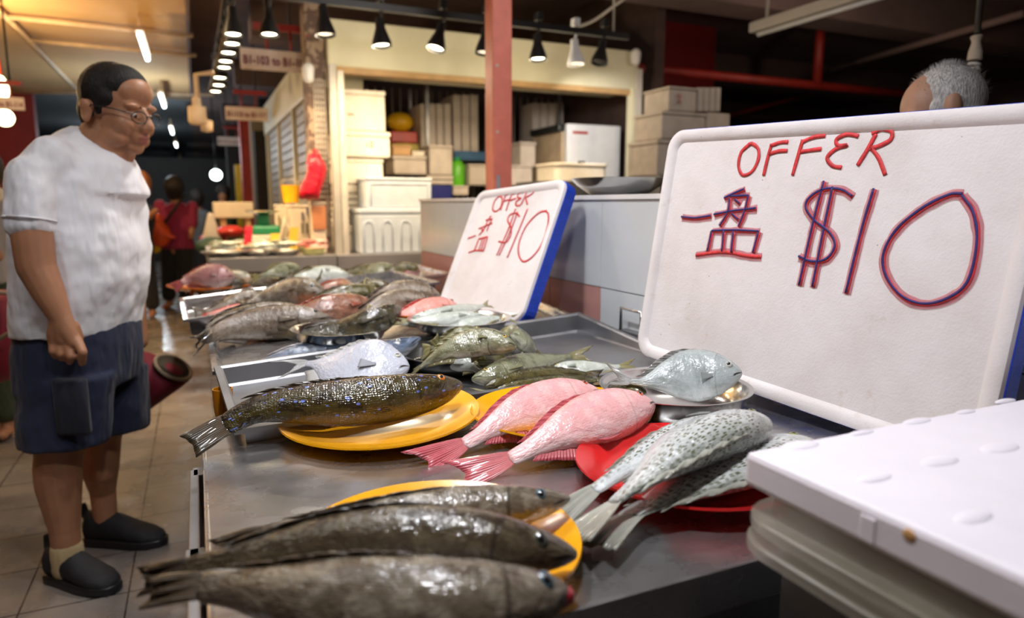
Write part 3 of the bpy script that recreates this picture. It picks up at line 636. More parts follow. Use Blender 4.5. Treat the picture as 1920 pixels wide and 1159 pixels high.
fish('small_silver_fish', 'pale green fish with dark face lying across the tray beside the pile', [Z2(1112, 662, .895), Z2(1070, 668, .885), Z2(1000, 680, .885), Z2(940, 700, .88), Z2(884, 712, .872)], .034, .022, 50, 'greensilver', 'deep', tl=.15, spread=.8, fork=.5, dorsal=.1)
fish('small_silver_fish', 'dark brown slender fish in front of the pale green fish', [Z2(1130, 706, .862), Z2(1090, 700, .868), Z2(1020, 702, .872), Z2(960, 712, .868), Z2(908, 726, .862)], .019, .02, 30, 'green', 'slim', tl=.12, dorsal=.2)
fish('small_silver_fish', 'dark slender fish lying second from the steel sheet edge', [Z2(1150, 715, .856), Z2(1090, 712, .858), Z2(1020, 718, .858), Z2(960, 726, .856), Z2(925, 733, .854)], .017, .018, 30, 'green', 'slim', tl=.12, dorsal=.2)
fish('small_silver_fish', 'slender silver fish with yellow tail at the steel sheet edge', [Z2(878, 738, .85), Z2(925, 738, .852), Z2(1000, 742, .852), Z2(1060, 742, .852)], .014, .014, 40, 'silver', 'slim', tl=.2, spread=1.2, fork=.6, dorsal=.2)
fish('small_silver_fish', 'silver fish with yellow tail lying toward the big sign', [Z2(1195, 682, .875), Z2(1150, 688, .87), Z2(1090, 692, .866), Z2(1030, 694, .862)], .026, .016, 60, 'silver', 'deep', tl=.2, spread=.7, fork=.5, dorsal=.1)
fish('small_silver_fish', 'dark-backed fish tail end resting on the pan rim of the pomfret', [Z2(1122, 712, .86), Z2(1150, 716, .872), Z2(1185, 728, .878), Z2(1212, 736, .875)], .02, .014, 60, 'green', 'slim', tl=.25, dorsal=.1, res=0)
# second rank
bowl('steel_bowl', 'steel bowl with one dark tied fish', (.333, 1.83, .882), .125, .045)
fish('dark_grouper', 'dark tied fish curled in the steel bowl, head over the rim', [Z(515, 622, .905), Z(575, 628, .90), Z(640, 622, .905), Z(700, 602, .935), Z(752, 577, .96)], .042, .035, 38, 'charcoal', tl=.1, spread=.5, dorsal=.2, res=1)
def twine(p, r1, r2, axis, label):
    p = V(p); a = V(axis).normalized(); X = a.orthogonal().normalized(); Y = a.cross(X)
    tag(MB().tube([p+X*r1*cos(2*pi*k/20)+Y*r2*sin(2*pi*k/20) for k in range(21)], .0013, 6).build('twine_loop', mat('twine', S(190, 180, 110), .7)), label, 'twine')
twine(Z(700, 600, .92), .045, .043, (.9, -.5, .3), 'yellow twine tied round the dark fish in the steel bowl')
twine(Z(655, 578, .94), .05, .05, (.9, -.5, .1), 'yellow twine tied round the rusty grouper')
twine(Z(690, 545, .95), .045, .045, (.9, -.5, .1), 'twine tied behind the head of the dark green grouper')
plate('orange_plate', 'orange plate under the speckled grouper and rusty grouper', Z(560, 622, .862), .17, M['orange'])
fish('speckled_grouper', 'pale speckled grouper lying left of the steel bowl, forked tail over the edge', [Z(368, 655, .885), Z(410, 622, .905), Z(480, 606, .915), Z(560, 600, .92), Z(625, 598, .922)], .05, .045, 30, 'speckled', tl=.16, spread=.5, fork=.6, dorsal=.2)
fish('speckled_grouper', 'speckled grouper mostly hidden behind the pale one, dark tail over the edge', [Z(362, 645, .89), Z(410, 612, .91), Z(480, 596, .925), Z(580, 585, .93)], .045, .04, 20, 'brown', tl=.16, spread=.5, fork=.5, dorsal=.2, res=0)
fish('rusty_grouper', 'rusty orange-bellied grouper with string behind the steel bowl', [Z(500, 600, .92), Z(560, 590, .935), Z(620, 580, .945), Z(698, 573, .94)], .048, .042, 35, 'red', tl=.12, dorsal=.2, res=1)
fish('dark_green_grouper', 'dark green grouper with wet sheen on the tray edge, head right', [Z(556, 590, .93), Z(600, 570, .945), Z(660, 556, .96), Z(714, 553, .955)], .043, .04, 30, 'green', tl=.14, dorsal=.2)
plate('orange_plate', 'orange plate under the coral fish', Z(795, 600, .905), .125, M['orange'])
fish('speckled_grouper', 'brown speckled grouper at the back beside the small sign', [Z(650, 590, .91), Z(700, 570, .945), Z(760, 552, .965), Z(825, 556, .955)], .05, .04, 35, 'speckled', tl=.12, dorsal=.15, res=0)
fish('speckled_grouper', 'brown speckled grouper in front of the one beside the small sign', [Z(640, 605, .90), Z(690, 585, .935), Z(750, 568, .95), Z(815, 572, .94)], .045, .04, 35, 'speckled', tl=.12, dorsal=.15, res=0)
fish('coral_fish', 'coral pink fish behind the bowl of silver fish', [Z(700, 612, .905), Z(740, 598, .925), Z(790, 585, .94), Z(856, 574, .94)], .042, .03, 40, 'coral', 'deep', tl=.12, dorsal=.2)
bowl('steel_bowl', 'steel bowl of long silver fish before the small sign', Z(862, 619, .906), .14, .036)
SG = 'silver fish in the bowl before the small sign'
for lab, pp, h in (('topmost long silver fish in the bowl before the small sign', [Z(922, 570, .945), Z(880, 578, .95), Z(830, 588, .95), Z(772, 596, .945)], .022),
                  ('second long silver fish in the bowl, just under the topmost', [Z(740, 603, .935), Z(790, 600, .94), Z(840, 596, .942), Z(905, 592, .94)], .019),
                  ('third long silver fish in the bowl, dark line along its back', [Z(725, 606, .925), Z(780, 606, .928), Z(830, 604, .93), Z(880, 600, .93)], .018),
                  ('lowest long silver fish with yellow tail pointing at the small sign', [Z(972, 598, .925), Z(925, 596, .93), Z(880, 606, .925), Z(800, 613, .915)], .021),):
    fish('long_silver_fish', lab, pp, h, h*.75, 50, 'silver', 'slim', tl=.14, spread=.9, fork=.55, dorsal=.12, pelvic=False)
# third tray
fish('brown_grouper', 'large brown grouper arched across the tilted tray', [Z(455, 582, .905), Z(490, 562, .925), Z(560, 545, .96), Z(608, 552, .955)], .05, .045, 30, 'brown', tl=.12, dorsal=.2)
fish('brown_grouper', 'brown fish at the left of the tilted tray', [Z(360, 588, .88), Z(410, 580, .885), Z(450, 562, .91), Z(496, 548, .93)], .032, .03, 30, 'brown', tl=.15, dorsal=.2, res=0)
fish('reddish_fish', 'reddish pale fish in the front left of the tilted tray', [Z(362, 592, .87), Z(420, 585, .88), Z(470, 578, .885), Z(520, 570, .89)], .026, .024, 50, 'coral', 'slim', tl=.15, res=0)
fish('pale_fish', 'pale silver fish under the large arched grouper', [Z(470, 580, .882), Z(520, 568, .90), Z(560, 563, .905), Z(600, 562, .905)], .03, .025, 50, 'silver', 'deep', tl=.15, res=0)
fish('reddish_fish', 'rust-coloured fish in the middle of the tilted tray', [Z(560, 552, .91), Z(600, 545, .93), Z(640, 538, .94), Z(668, 545, .935)], .03, .028, 30, 'red', tl=.15, res=0)
fish('olive_fish', 'olive fish at the right of the tilted tray', [Z(640, 552, .92), Z(670, 543, .935), Z(700, 537, .945), Z(738, 540, .94)], .028, .025, 30, 'green', tl=.12, res=0)
fish('brown_grouper', 'brown fish behind the arched grouper, tail fin raised', [Z(604, 512, .99), Z(590, 530, .95), Z(560, 540, .94), Z(520, 545, .93)], .03, .025, 30, 'green', tl=.2, res=0)
# back row
plate('orange_plate', 'orange plate under the dark and pink fish at the far left corner', Z(400, 545, .885), .18, M['orange'])
plate('yellow_plate', 'yellow plate under the dark long fish in the far row', Z(528, 536, .885), .18, M['yellow'])
fish('pink_snapper', 'large pink fish at the far left corner, tail over the aisle', [Z(322, 542, .92), Z(350, 526, .945), Z(390, 518, .96), Z(440, 520, .955)], .055, .045, 30, 'dull', 'deep', tl=.22, spread=.5, dorsal=.2)
fish('dark_grouper', 'dark brown fish on the orange plate at the far left corner', [Z(352, 540, .905), Z(390, 534, .925), Z(420, 530, .93), Z(456, 532, .925)], .042, .04, 30, 'charcoal', tl=.12, res=0)
fish('pale_fish', 'pale fish behind the far left orange plate', [Z(400, 520, .92), Z(430, 517, .93), Z(470, 521, .925)], .03, .025, 40, 'silver', 'slim', tl=.12, res=0)
fish('dark_grouper', 'dark long fish in the far row beside the yellow plate', [Z(440, 532, .92), Z(480, 527, .93), Z(520, 524, .935), Z(566, 530, .93)], .038, .035, 30, 'brown', tl=.12, res=0)
fish('olive_fish', 'bright green-backed fish in the far row', [Z(470, 524, .95), Z(500, 514, .97), Z(530, 506, .98), Z(562, 503, .98)], .034, .028, 40, 'greensilver', 'deep', tl=.15, res=0)
fish('long_silver_fish', 'silver fish in the middle of the far row', [Z(520, 523, .94), Z(560, 520, .95), Z(610, 512, .96), Z(654, 517, .95)], .036, .03, 50, 'silver', 'deep', tl=.12, res=0)
fish('olive_fish', 'olive fish between the silver ones of the far row', [Z(540, 516, .96), Z(575, 512, .965), Z(608, 508, .965)], .03, .025, 40, 'green', 'deep', tl=.12, res=0)
fish('reddish_fish', 'red fish under the silver fish in the far row', [Z(560, 528, .92), Z(600, 524, .925), Z(650, 520, .93)], .03, .025, 40, 'coral', tl=.12, res=0)
fish('pale_fish', 'pale round fish in the far row behind the tilted tray corner', [Z(670, 515, .93), Z(700, 507, .95), Z(745, 506, .95)], .045, .025, 50, 'greensilver', 'disc', tl=.12, res=0)
fish('dark_grouper', 'dark fish at the right of the far row', [Z(640, 512, .94), Z(680, 507, .945), Z(720, 504, .945)], .03, .025, 40, 'green', tl=.12, res=0)
fish('olive_fish', 'olive fish in the far row against the tiled wall end', [Z(720, 508, .95), Z(750, 503, .96), Z(784, 503, .96)], .03, .025, 40, 'green', tl=.12, res=0)
fish('pink_snapper', 'small pink fish in the far row against the tiled wall end', [Z(735, 520, .925), Z(760, 515, .935), Z(786, 508, .94)], .025, .022, 40, 'dull', 'deep', tl=.12, res=0)

# ------------------------------------------------------------------ offer signs (painted foam lids)
def rrect(w_, h_, r, n=6):
    out = []
    for cx, cy, a0 in ((w_-r, h_-r, 0), (r, h_-r, 90), (r, r, 180), (w_-r, r, 270)):
        for k in range(n+1):
            a = radians(a0+90*k/n); out.append((cx+r*cos(a), cy+r*sin(a)))
    return out
def offer_sign(label, B, BRc, TLc, thick, rim, strokes, group=None):
    B, BRc, TLc = V(B), V(BRc), V(TLc); u = (BRc-B); w_ = u.length; u.normalize(); v = TLc-B; v = (v-u*v.dot(u)); h_ = v.length; v.normalize()
    n = u.cross(v)  # towards the viewer
    if n.dot(CAM-B) < 0: n = -n
    root = thing('offer_sign', label, 'sign', (B+BRc)/2)
    def P(a, b_, d): return B+u*a+v*b_+n*d
    def ring(ins, d, r): return [P(x+ins, y+ins, d) for x, y in rrect(w_-2*ins, h_-2*ins, r)]
    MB().loft([ring(-.0015, -thick, .045), ring(-.0015, -.0098, .045)]).build('painted_edge', M['blue_paint'], root, smooth=False, bevel=.002)
    MB().loft([ring(.0005, -.0100, .045), ring(.002, -.001, .044), ring(.006, .001, .04), ring(rim*.75, .001, .03), ring(rim, -.004, .026), ring(rim+.004, -.008, .022), ring(rim*1.6, -.008, .02)], cap=True).build('foam_face', M['foam_sign'], root, smooth=True, auto=40)
    def wr(nm, m, sts, wd, d):
        b = MB()
        for st in sts:
            pp = []
            for x, y in st:
                r = ray(x, y); o = P(0, 0, d-.008); t = (o-CAM).dot(n)/r.dot(n); pp.append(CAM+r*t)
            cp = catmull(pp, max(6, 6*len(pp))) if len(pp) > 2 else [pp[0]+(pp[1]-pp[0])*k/6 for k in range(7)]
            L = []; R_ = []
            for i, p_ in enumerate(cp):
                T = (cp[min(i+1, len(cp)-1)]-cp[max(i-1, 0)]).normalized(); s_ = n.cross(T)*wd/2*(1+.18*noise.noise(p_*60))
                L.append(p_+s_); R_.append(p_-s_)
            k = len(cp); b.add(L+R_, [(i, i+1, k+i+1, k+i) for i in range(k-1)])
        b.build(nm, m, root, solid=.0003)
    wr('marker_smear', M['pink_ink'], strokes['smear'][0], strokes['smear'][1], .0012) if strokes.get('smear') else None
    wr('red_writing', M['red_ink'], strokes['red'][0], strokes['red'][1], .0018)
    if strokes.get('blue'): wr('blue_writing', M['blue_ink'], strokes['blue'][0], strokes['blue'][1], .0026)
    return root
def z4(pts): return [(1180+x/1361*740, 180+y/1159*630) for x, y in pts]
O_ = [(415, 165), (385, 195), (376, 240), (390, 272), (420, 262), (442, 225), (445, 185), (425, 165), (410, 168)]
offer = [O_, [(490, 165), (475, 220), (462, 275)], [(485, 172), (520, 160), (548, 158)], [(480, 200), (515, 190), (545, 188)],
         [(598, 150), (580, 210), (562, 274)], [(596, 158), (635, 142), (676, 136)], [(590, 192), (630, 186), (662, 182)],
         [(790, 138), (750, 132), (715, 148), (718, 170), (750, 170), (712, 182), (682, 212), (700, 240), (732, 246)],
         [(850, 130), (820, 185), (786, 240)], [(835, 130), (870, 114), (903, 122), (900, 150), (860, 172), (830, 180)], [(832, 178), (860, 215), (882, 272)]]
han = [[(178, 416), (225, 420), (280, 412)], [(396, 320), (360, 335), (325, 352)], [(345, 350), (338, 400), (310, 448)], [(345, 345), (410, 342)], [(410, 342), (395, 400), (375, 450)],
       [(362, 355), (380, 370)], [(290, 408), (360, 395), (436, 386)], [(352, 405), (375, 425)],
       [(283, 464), (268, 536)], [(283, 464), (360, 462), (445, 466)], [(445, 466), (425, 540)], [(325, 464), (318, 536)], [(358, 464), (350, 540)], [(225, 546), (320, 535), (400, 548), (452, 552)]]
dol = [[(768, 345), (730, 322), (670, 320), (620, 350), (608, 385), (640, 430), (690, 470), (708, 515), (680, 560), (630, 570), (582, 552)], [(670, 292), (632, 440), (584, 652)], [(700, 312), (665, 480), (630, 658)]]
one = [[(842, 318), (800, 460), (745, 680)]]
zero = [[(1148, 336), (1100, 340), (1010, 385), (920, 460), (875, 545), (885, 620), (940, 690), (1020, 716), (1110, 690), (1170, 630), (1198, 500), (1185, 400), (1145, 340)]]
digits = dol+one+zero
offer_sign('large white foam sign reading OFFER $10 in red and blue marker against the wall',
    *(CAM+(V(p)-CAM)*.92 for p in ((1.037, 1.491, .86), (1.101, .631, .828), (1.115, 1.476, 1.437))), .045, .026,
    {'smear': ([z4([(x+4, y+4) for x, y in s_]) for s_ in digits+han], .017), 'red': ([z4(s_) for s_ in offer]+[z4([(x+3, y+3) for x, y in s_]) for s_ in digits+han], .0072), 'blue': ([z4(s_) for s_ in digits+han[:-1]], .0042)})
def z5(pts): return [(780+x/1602*470, 300+y/1159*340) for x, y in pts]
s2 = [[(530, 230), (500, 265), (490, 315), (510, 328), (540, 300), (550, 245), (530, 230)], [(572, 222), (555, 275), (538, 322)], [(572, 225), (612, 212)], [(562, 262), (598, 252)],
      [(612, 218), (592, 270), (575, 325)], [(612, 220), (655, 205)], [(602, 258), (640, 245)], [(690, 205), (655, 215), (650, 240), (670, 245), (640, 265), (640, 290), (665, 290)],
      [(710, 195), (690, 245), (668, 288)], [(705, 198), (745, 192), (745, 212), (700, 240)], [(700, 240), (712, 285)],
      [(330, 502), (382, 482)], [(480, 355), (465, 375)], [(462, 375), (440, 430), (402, 482)], [(445, 385), (488, 375)], [(485, 375), (465, 420), (452, 455)], [(400, 440), (445, 420), (488, 402)], [(420, 440), (430, 458)],
      [(400, 508), (372, 578)], [(400, 505), (458, 490)], [(458, 490), (432, 575)], [(425, 505), (402, 575)], [(440, 500), (418, 572)], [(335, 592), (380, 578), (434, 580)],
      [(662, 362), (640, 340), (600, 350), (585, 385), (605, 430), (605, 480), (575, 525), (525, 520)], [(635, 312), (590, 440), (515, 610)], [(650, 330), (600, 460), (530, 610)], [(712, 312), (660, 440), (582, 625)],
      [(835, 325), (780, 340), (705, 420), (660, 520), (655, 600), (685, 648), (740, 620), (800, 540), (840, 420), (845, 350), (825, 322)]]
offer_sign('smaller white foam sign reading OFFER $10 in plain red marker, tilted back',
    (.744, 2.296, .87), (.854, 1.818, .904), (.944, 2.37, 1.297), .05, .026, {'red': ([z5(s_) for s_ in s2], .006)})
tag(MB().ell(Z(905, 603, .915), (.03, .025, .012)).ell(Z(896, 606, .913), (.02, .02, .01)).build('foam_scrap', M['foam_slab'], remesh=.004), 'small white foam scrap at the foot of the small sign', 'scrap')

# steel platter on the wall, handle on the wall
c = Py(1160, 340, 1.60); c = V((TW+.12, 0, TZ))
pl = Pz(1160, 360, TZ+.001)
r_ = .155; ct = V((TW+.115, Px(1160, 358, TW+.115).y, TZ+.001))
tag(MB().lathe([(r_*.45, 0), (r_*.6, .003), (r_*.86, .03), (r_*1.0, .05), (r_*1.02, .052), (r_*.98, .053), (r_*.84, .034), (r_*.58, .008), (.001, .006)], ct, 56).build('steel_platter', M['steel_bowl'], auto=60, origin=ct), 'wide steel platter standing on top of the tiled wall', 'platter')
p0, p1 = Px(1170, 577, TW-.02), Px(1172, 612, TW-.02)
h = [V((TW, p0.y, p0.z)), V((TW-.03, p0.y, p0.z)), V((TW-.03, p0.y, p1.z)), V((TW, p0.y, p1.z))]
h = [V((TW-.03, p0.y, p1.z-.01)), V((TW-.03, p0.y, p0.z)), V((TW-.03, p0.y-.10, p0.z)), V((TW-.03, p0.y-.10, p1.z-.01))]
t = thing('wall_handle', 'bent steel bracket on the tiled wall beside the big sign', 'bracket', (TW, p0.y-.05, p1.z))
MB().tube(h, .0045, 10).build('bar', M['steel_bowl'], t)
MB().box((TW-.032, p0.y-.12, p1.z-.03), (TW, p0.y+.01, p1.z-.01)).build('mount', M['steel_dark'], t, smooth=False)

# foreground foam slab with moulded bumps, clear lids, steel scale pan
zt = 1.0; tk = .036
x0, y1 = .497, .515
t = thing('foam_slab', 'thick white foam lid with raised oval bumps jutting in at the right foreground', 'foam lid', (.75, .3, zt-tk))
b = MB(); b.box((x0, -.12, zt-tk), (1.08, y1, zt)); b.build('slab', M['foam_slab'], t, smooth=False, bevel=.006)
def bump_(px, py, a_, b__, rz=0):
    p = Z(px, py, zt); X = V((cos(rz), sin(rz), 0)); Y = V((-sin(rz), cos(rz), 0))
    MB().ell(p-V((0, 0, .0005)), (a_, b__, .003), (X, Y, V((0, 0, 1))), 18, 8).build('raised_oval', M['foam_slab'], t)
for q in ((1502, 835, .024, .012), (1762, 865, .026, .011), (1640, 897, .022, .008), (1875, 840, .028, .012), (1825, 970, .022, .009), (1615, 812, .02, .006), (1720, 790, .024, .008), (1810, 773, .018, .006), (1885, 752, .02, .006)):
    bump_(*q)
p = Px(1632, 930, x0); MB().box((x0-.001, p.y-.008, zt-tk+.004), (x0+.004, p.y+.008, zt-.008)).build('torn_notch', M['foam_slab'], t, smooth=False, bevel=.002)
p = Px(1705, 1004, x0); MB().ell(p, (.001, .006, .005)).build('stain', mat('ochre_stain', S(196, 150, 96), .8), t)
def clear_lid(x, y, z, w_, d, h_, label, group=None):
    b = MB(); P_ = lambda ins, zz, r: [V((x+a+ins, y+b_+ins, zz)) for a, b_ in rrect(w_-2*ins, d-2*ins, r)]
    b.loft([P_(.004, z, .05), P_(0, z+.002, .055), P_(0, z+.012, .055), P_(.003, z+.014, .052), P_(.018, z+.014, .04), P_(.022, z+h_, .036), P_(.026, z+h_, .034), P_(.028, z+.008, .03), P_(.2*w_, z+.006, .02)])
    return tag(b.build('container_lid', M['clear'], bevel=.001, auto=50), label, 'container lid')
clear_lid(.478, -.10, .905, .55, .62, .018, 'cloudy clear container lid, lower of two under the foam lid')
clear_lid(.482, -.10, .928, .55, .62, .034, 'cloudy clear container lid, upper of two under the foam lid')
tag(MB().box((.50, -.15, .45), (1.03, .50, .60)).box((.53, -.12, 0), (.57, -.08, .45)).box((.96, -.12, 0), (1.0, -.08, .45)).box((.53, .43, 0), (.57, .47, .45)).box((.96, .43, 0), (1.0, .47, .45)).box((.52, -.1, .6), (1.02, .48, .903)).build('side_crate', M['steel_dark'], smooth=False, bevel=.003), 'dark steel crate on a low stand carrying the container lids', 'crate')
cc = V((.80, .13, .963)); tag(MB().lathe([(.1, -.02), (.1, 0), (.19, .001), (.2, .004), (.2, -.012), (.205, -.012), (.205, -.001), (.2, .006), (.001, .002)][:1]+[(.20, -.02), (.225, -.012), (.235, -.002), (.235, .0), (.21, -.004), (.001, -.004)], cc, 64).build('scale_pan', M['steel_bowl'], auto=50), 'round steel scale pan between the foam lid and the container lids', 'scale pan')
# amber tub below the tray edge
p = Pz(418, 755, .80); p = Py(421, 790, 1.5)
tag(MB().lathe([(.009, 0), (.016, .004), (.019, .03), (.02, .07), (.018, .07), (.016, .03), (.001, .005)], p, 24).build('hanging_tub', M['amber'], auto=50), 'small amber plastic bag tied under the left edge of the middle tray', 'bag')


# ================================================================== BACKGROUND STALL
YS = 4.98                                   # stall front plane
def X_(px, py, Y): return Py(px, py, Y).x
def prect(x0, y0, x1, y1, Y):
    m = (x0+x1)/2; return X_(x0, (y0+y1)/2, Y), Py(m, y1, Y).z, X_(x1, (y0+y1)/2, Y), Py(m, y0, Y).z
fa, fb_ = Py(612, 36, YS), Py(1190, 96, YS)
XL, XR = X_(615, 110, YS), X_(1196, 180, YS)
t = thing('stall_shutter_box', 'long cream shutter housing across the top of the stall opening', 'shutter box', ((XL+XR)/2, YS, 2.14))
MB().box((XL, YS, 2.19), (XR, YS+.45, 2.50)).build('fascia', M['cream_metal'], t, smooth=False, bevel=.01)
MB().box((XL+.02, YS+.01, 2.15), (XR-.02, YS+.08, 2.20)).build('bottom_rail', mat('tan_rail', S(176, 140, 92), .5), t, smooth=False)
t = thing('stall_shutter_box', 'cream shutter housing running down the corridor side of the stall', 'shutter box', (XL, 7, 2.1))
MB().box((XL-.02, YS+.5, 2.12), (XL+.35, 9.6, 2.48)).build('fascia', M['cream_metal'], t, smooth=False, bevel=.01)
t = thing('stall_post', 'white metal post at the left corner of the stall opening', 'post', (XL+.02, YS, 0))
MB().box((XL, YS-.02, 0), (XL+.05, YS+.06, 2.2)).build('upright', M['white_metal'], t, smooth=False, bevel=.004)
MB().box((XL+.055, YS-.015, 0), (XL+.10, YS+.05, 2.16)).build('shutter_guide', mat('guide_metal', S(214, 204, 190), .4), t, smooth=False, bevel=.004)
t = thing('stall_post', 'grey metal post at the right end of the stall opening', 'post', (XR, YS, 0))
MB().box((XR-.07, YS-.02, 0), (XR-.03, YS+.06, 2.2)).build('shutter_guide', M['cream_metal'], t, smooth=False, bevel=.004)
MB().box((XR-.03, YS-.02, 0), (XR+.03, YS+.06, 2.36)).build('upright', M['white_metal'], t, smooth=False, bevel=.004)
# shutter side panel right, inside
b = MB()
xs0, xs1 = X_(1139, 220, 6.08), X_(1178, 220, 6.08)
for k in range(20): b.box((xs0, 6.08, .3+k*.095), (xs1, 6.11, .388+k*.095))
tag(b.build('shutter_panel', mat('slat_grey', S(150, 132, 116), .5), smooth=False, bevel=.006), 'grey slatted panel inside the right end of the stall', 'shutter')
# stall room
struct(MB().box((XL+.4, 7.6, 0), (XR+.3, 7.7, 3.2)).build('wall_stall_back', mat('stall_wall', S(70, 56, 50), .9), smooth=False))
struct(MB().box((XR+.2, YS+.06, 0), (XR+.3, 7.6, 3.2)).build('wall_stall_right', mat('stall_wall_side', S(70, 52, 46), .9), smooth=False))
# peeling stickered pillar between counter and stall
def peel():
    N = NT('peeling_pillar'); co = N.coord()
    c = N.mix(N.step(N.noise(co, 14, 5), .45, .55), c4(S(150, 128, 108)), c4(S(92, 70, 58)))
    c = N.mix(N.step(N.noise(co, 22, 2), .68, .71), c, c4(S(150, 62, 56))); N.set(N.b.inputs['Base Color'], c); N.b.inputs['Roughness'].default_value = .7; return N.m
xa, xb = X_(577, 250, YS+.12), X_(612, 250, YS+.12)
tag(MB().box((xa, YS+.06, 0), (xb, YS+.26, 3.2)).build('pillar', peel(), smooth=False, bevel=.004), 'worn pillar with peeling stickers beside the white stall post', 'pillar')
# wire grid panel on the pillar
b = MB(); gx0, gx1 = X_(592, 250, YS+.05), X_(612, 250, YS+.05)
for k in range(5): x = gx0+(gx1-gx0)*k/4; b.tube([(x, YS+.05, 1.3), (x, YS+.05, 2.1)], .0035, 5)
for k in range(22): z = 1.3+k*.038; b.tube([(gx0, YS+.05, z), (gx1, YS+.05, z)], .0035, 5)
tag(b.build('wire_grid', M['white_metal']), 'narrow white wire grid on the stickered pillar', 'wire grid')
# counters
def counter(label, x0, x1, y0, y1, zt_):
    t = thing('market_counter', label, 'counter', ((x0+x1)/2, (y0+y1)/2, 0))
    b = MB(); b.box((x0, y0, zt_-.01), (x1, y1, zt_)); b.box((x0, y0-.006, zt_-.095), (x1, y0, zt_)); b.box((x0-.005, y0-.006, zt_-.095), (x0, y1, zt_)); b.box((x1, y0-.006, zt_-.095), (x1+.005, y1, zt_))
    b.build('steel_top', mat('counter_steel', S(176, 172, 172), .42, .7, 3, .08), t, smooth=False, bevel=.002)
    MB().box((x0+.05, y0+.06, .0), (x1-.05, y1-.05, zt_-.10)).build('base', mat('counter_base', S(120, 96, 74), .7), t, smooth=False)
    return t
CZ = .905
counter('steel market counter with plates of small fish under the warm lamps', .062, xa-.01, 4.80, 6.3, CZ)
MB().box((xa-.01, 4.794, CZ-.095), (.862, 5.03, CZ)).build('end_top', mat('counter_steel_end', S(176, 172, 172), .42, .7, 3, .08), bpy.data.objects['market_counter'], smooth=False, bevel=.002)
counter('steel market counter carrying the foam box stacks', .874, 2.55, 4.80, 5.5, CZ-.004)
# foam boxes
def fbox(label, rect, Y, dep, m='foam_warm', lid=.16, style=None, group=None, ink=None, cat='foam box', name='foam_box', mw=None, zb=None):
    xx0, zz0, xx1, zz1 = prect(*rect, Y)
    if zb is not None: zz0 = zb
    t = thing(name, label, cat, ((xx0+xx1)/2, Y+dep/2, zz0), group)
    hgt = zz1-zz0; L = hgt*lid
    mm = M[m]
    MB().box((xx0+.005, Y+.005, zz0), (xx1-.005, Y+dep-.005, zz1-L-.002)).build('box_body', mm, t, smooth=False, bevel=min(.012, hgt*.1))
    MB().box((xx0, Y, zz1-L), (xx1, Y+dep, zz1)).build('lid', mm, t, smooth=False, bevel=min(.01, L*.3))
    if style == 'arch':
        b = MB(); n = 4; s_ = (xx1-xx0)/n
        for k in range(n):
            cx = xx0+s_*(k+.5); r = s_*.26; z2 = zz1-L-.05-r
            b.tube([(cx-r, Y+.003, zz0+.01), (cx-r, Y+.003, z2)]+[(cx-r*cos(a), Y+.003, z2+r*sin(a)) for a in [pi*q/8 for q in range(1, 8)]]+[(cx+r, Y+.003, z2), (cx+r, Y+.003, zz0+.01)], .005, 6)
        b.build('moulded_arches', mm, t)
    if style == 'panel':
        b = MB(); a0, a1, b0, b1 = xx0+.035, xx1-.035, zz0+.02, zz1-.045
        b.tube([(a0, Y+.001, b0), (a0, Y+.001, b1), (a1, Y+.001, b1), (a1, Y+.001, b0)], .003, 6); b.build('moulded_panel', mm, t)
    if ink:
        b = MB()
        for st in ink: b.tube([(xx0+(xx1-xx0)*u, Y-.001, zz0+hgt*v) for u, v in st], .004, 6)
        b.build('marker_note', mat('faded_ink', S(205, 130, 120), .8), t)
    return t
BZ = CZ-.003
YB = 4.92
fbox('white foam box with four moulded arches, lowest at the counter front', (674, 391, 812, 478), YB-.08, .34, 'foam_cool_lit', .12, 'arch', zb=BZ)
fbox('white foam box with recessed panel standing on the arched box', (686, 333, 811, 391), YB-.06, .30, 'foam_cool_lit', .1, 'panel')
fbox('large cream foam box topmost of the tall left stack', (633, 168, 724, 245), YB+.25, .4, lid=.12, ink=[[(.2, .42), (.24, .36), (.28, .42)], [(.28, .40), (.33, .36)]])
fbox('cream foam box second from top of the tall left stack', (633, 246, 733, 294), YB+.2, .42, lid=.2, ink=[[(.55, .6), (.55, .4)], [(.6, .6), (.66, .6), (.62, .5), (.66, .4), (.6, .4)]])
fbox('cream foam box third from top of the tall left stack', (635, 295, 720, 345), YB+.24, .4, lid=.2)
for k, (y0, y1) in enumerate(((346, 363), (364, 374), (375, 386), (387, 397), (398, 408), (409, 421))):
    x0_, z0_, x1_, z1_ = prect(636, y0, 700-(k % 2)*6, y1, YB+.26)
    tag(MB().box((x0_, YB+.26, z0_+.003), (x1_, YB+.6, z1_)).build('foam_board', M['foam_warm'], smooth=False, bevel=.01), ['uppermost foam lid under the tall left box stack', 'second foam lid in the pile below the tall stack', 'third foam lid in the pile below the tall stack', 'fourth foam lid in the pile below the tall stack', 'fifth foam lid in the pile below the tall stack', 'lowest foam lid in the pile below the tall stack'][k], 'foam lid', 'foam lids piled under the tall box stack')
fbox('short cream foam box at the bottom of the tall left stack', (632, 422, 678, 474), YB+.16, .36, lid=.3, zb=BZ)
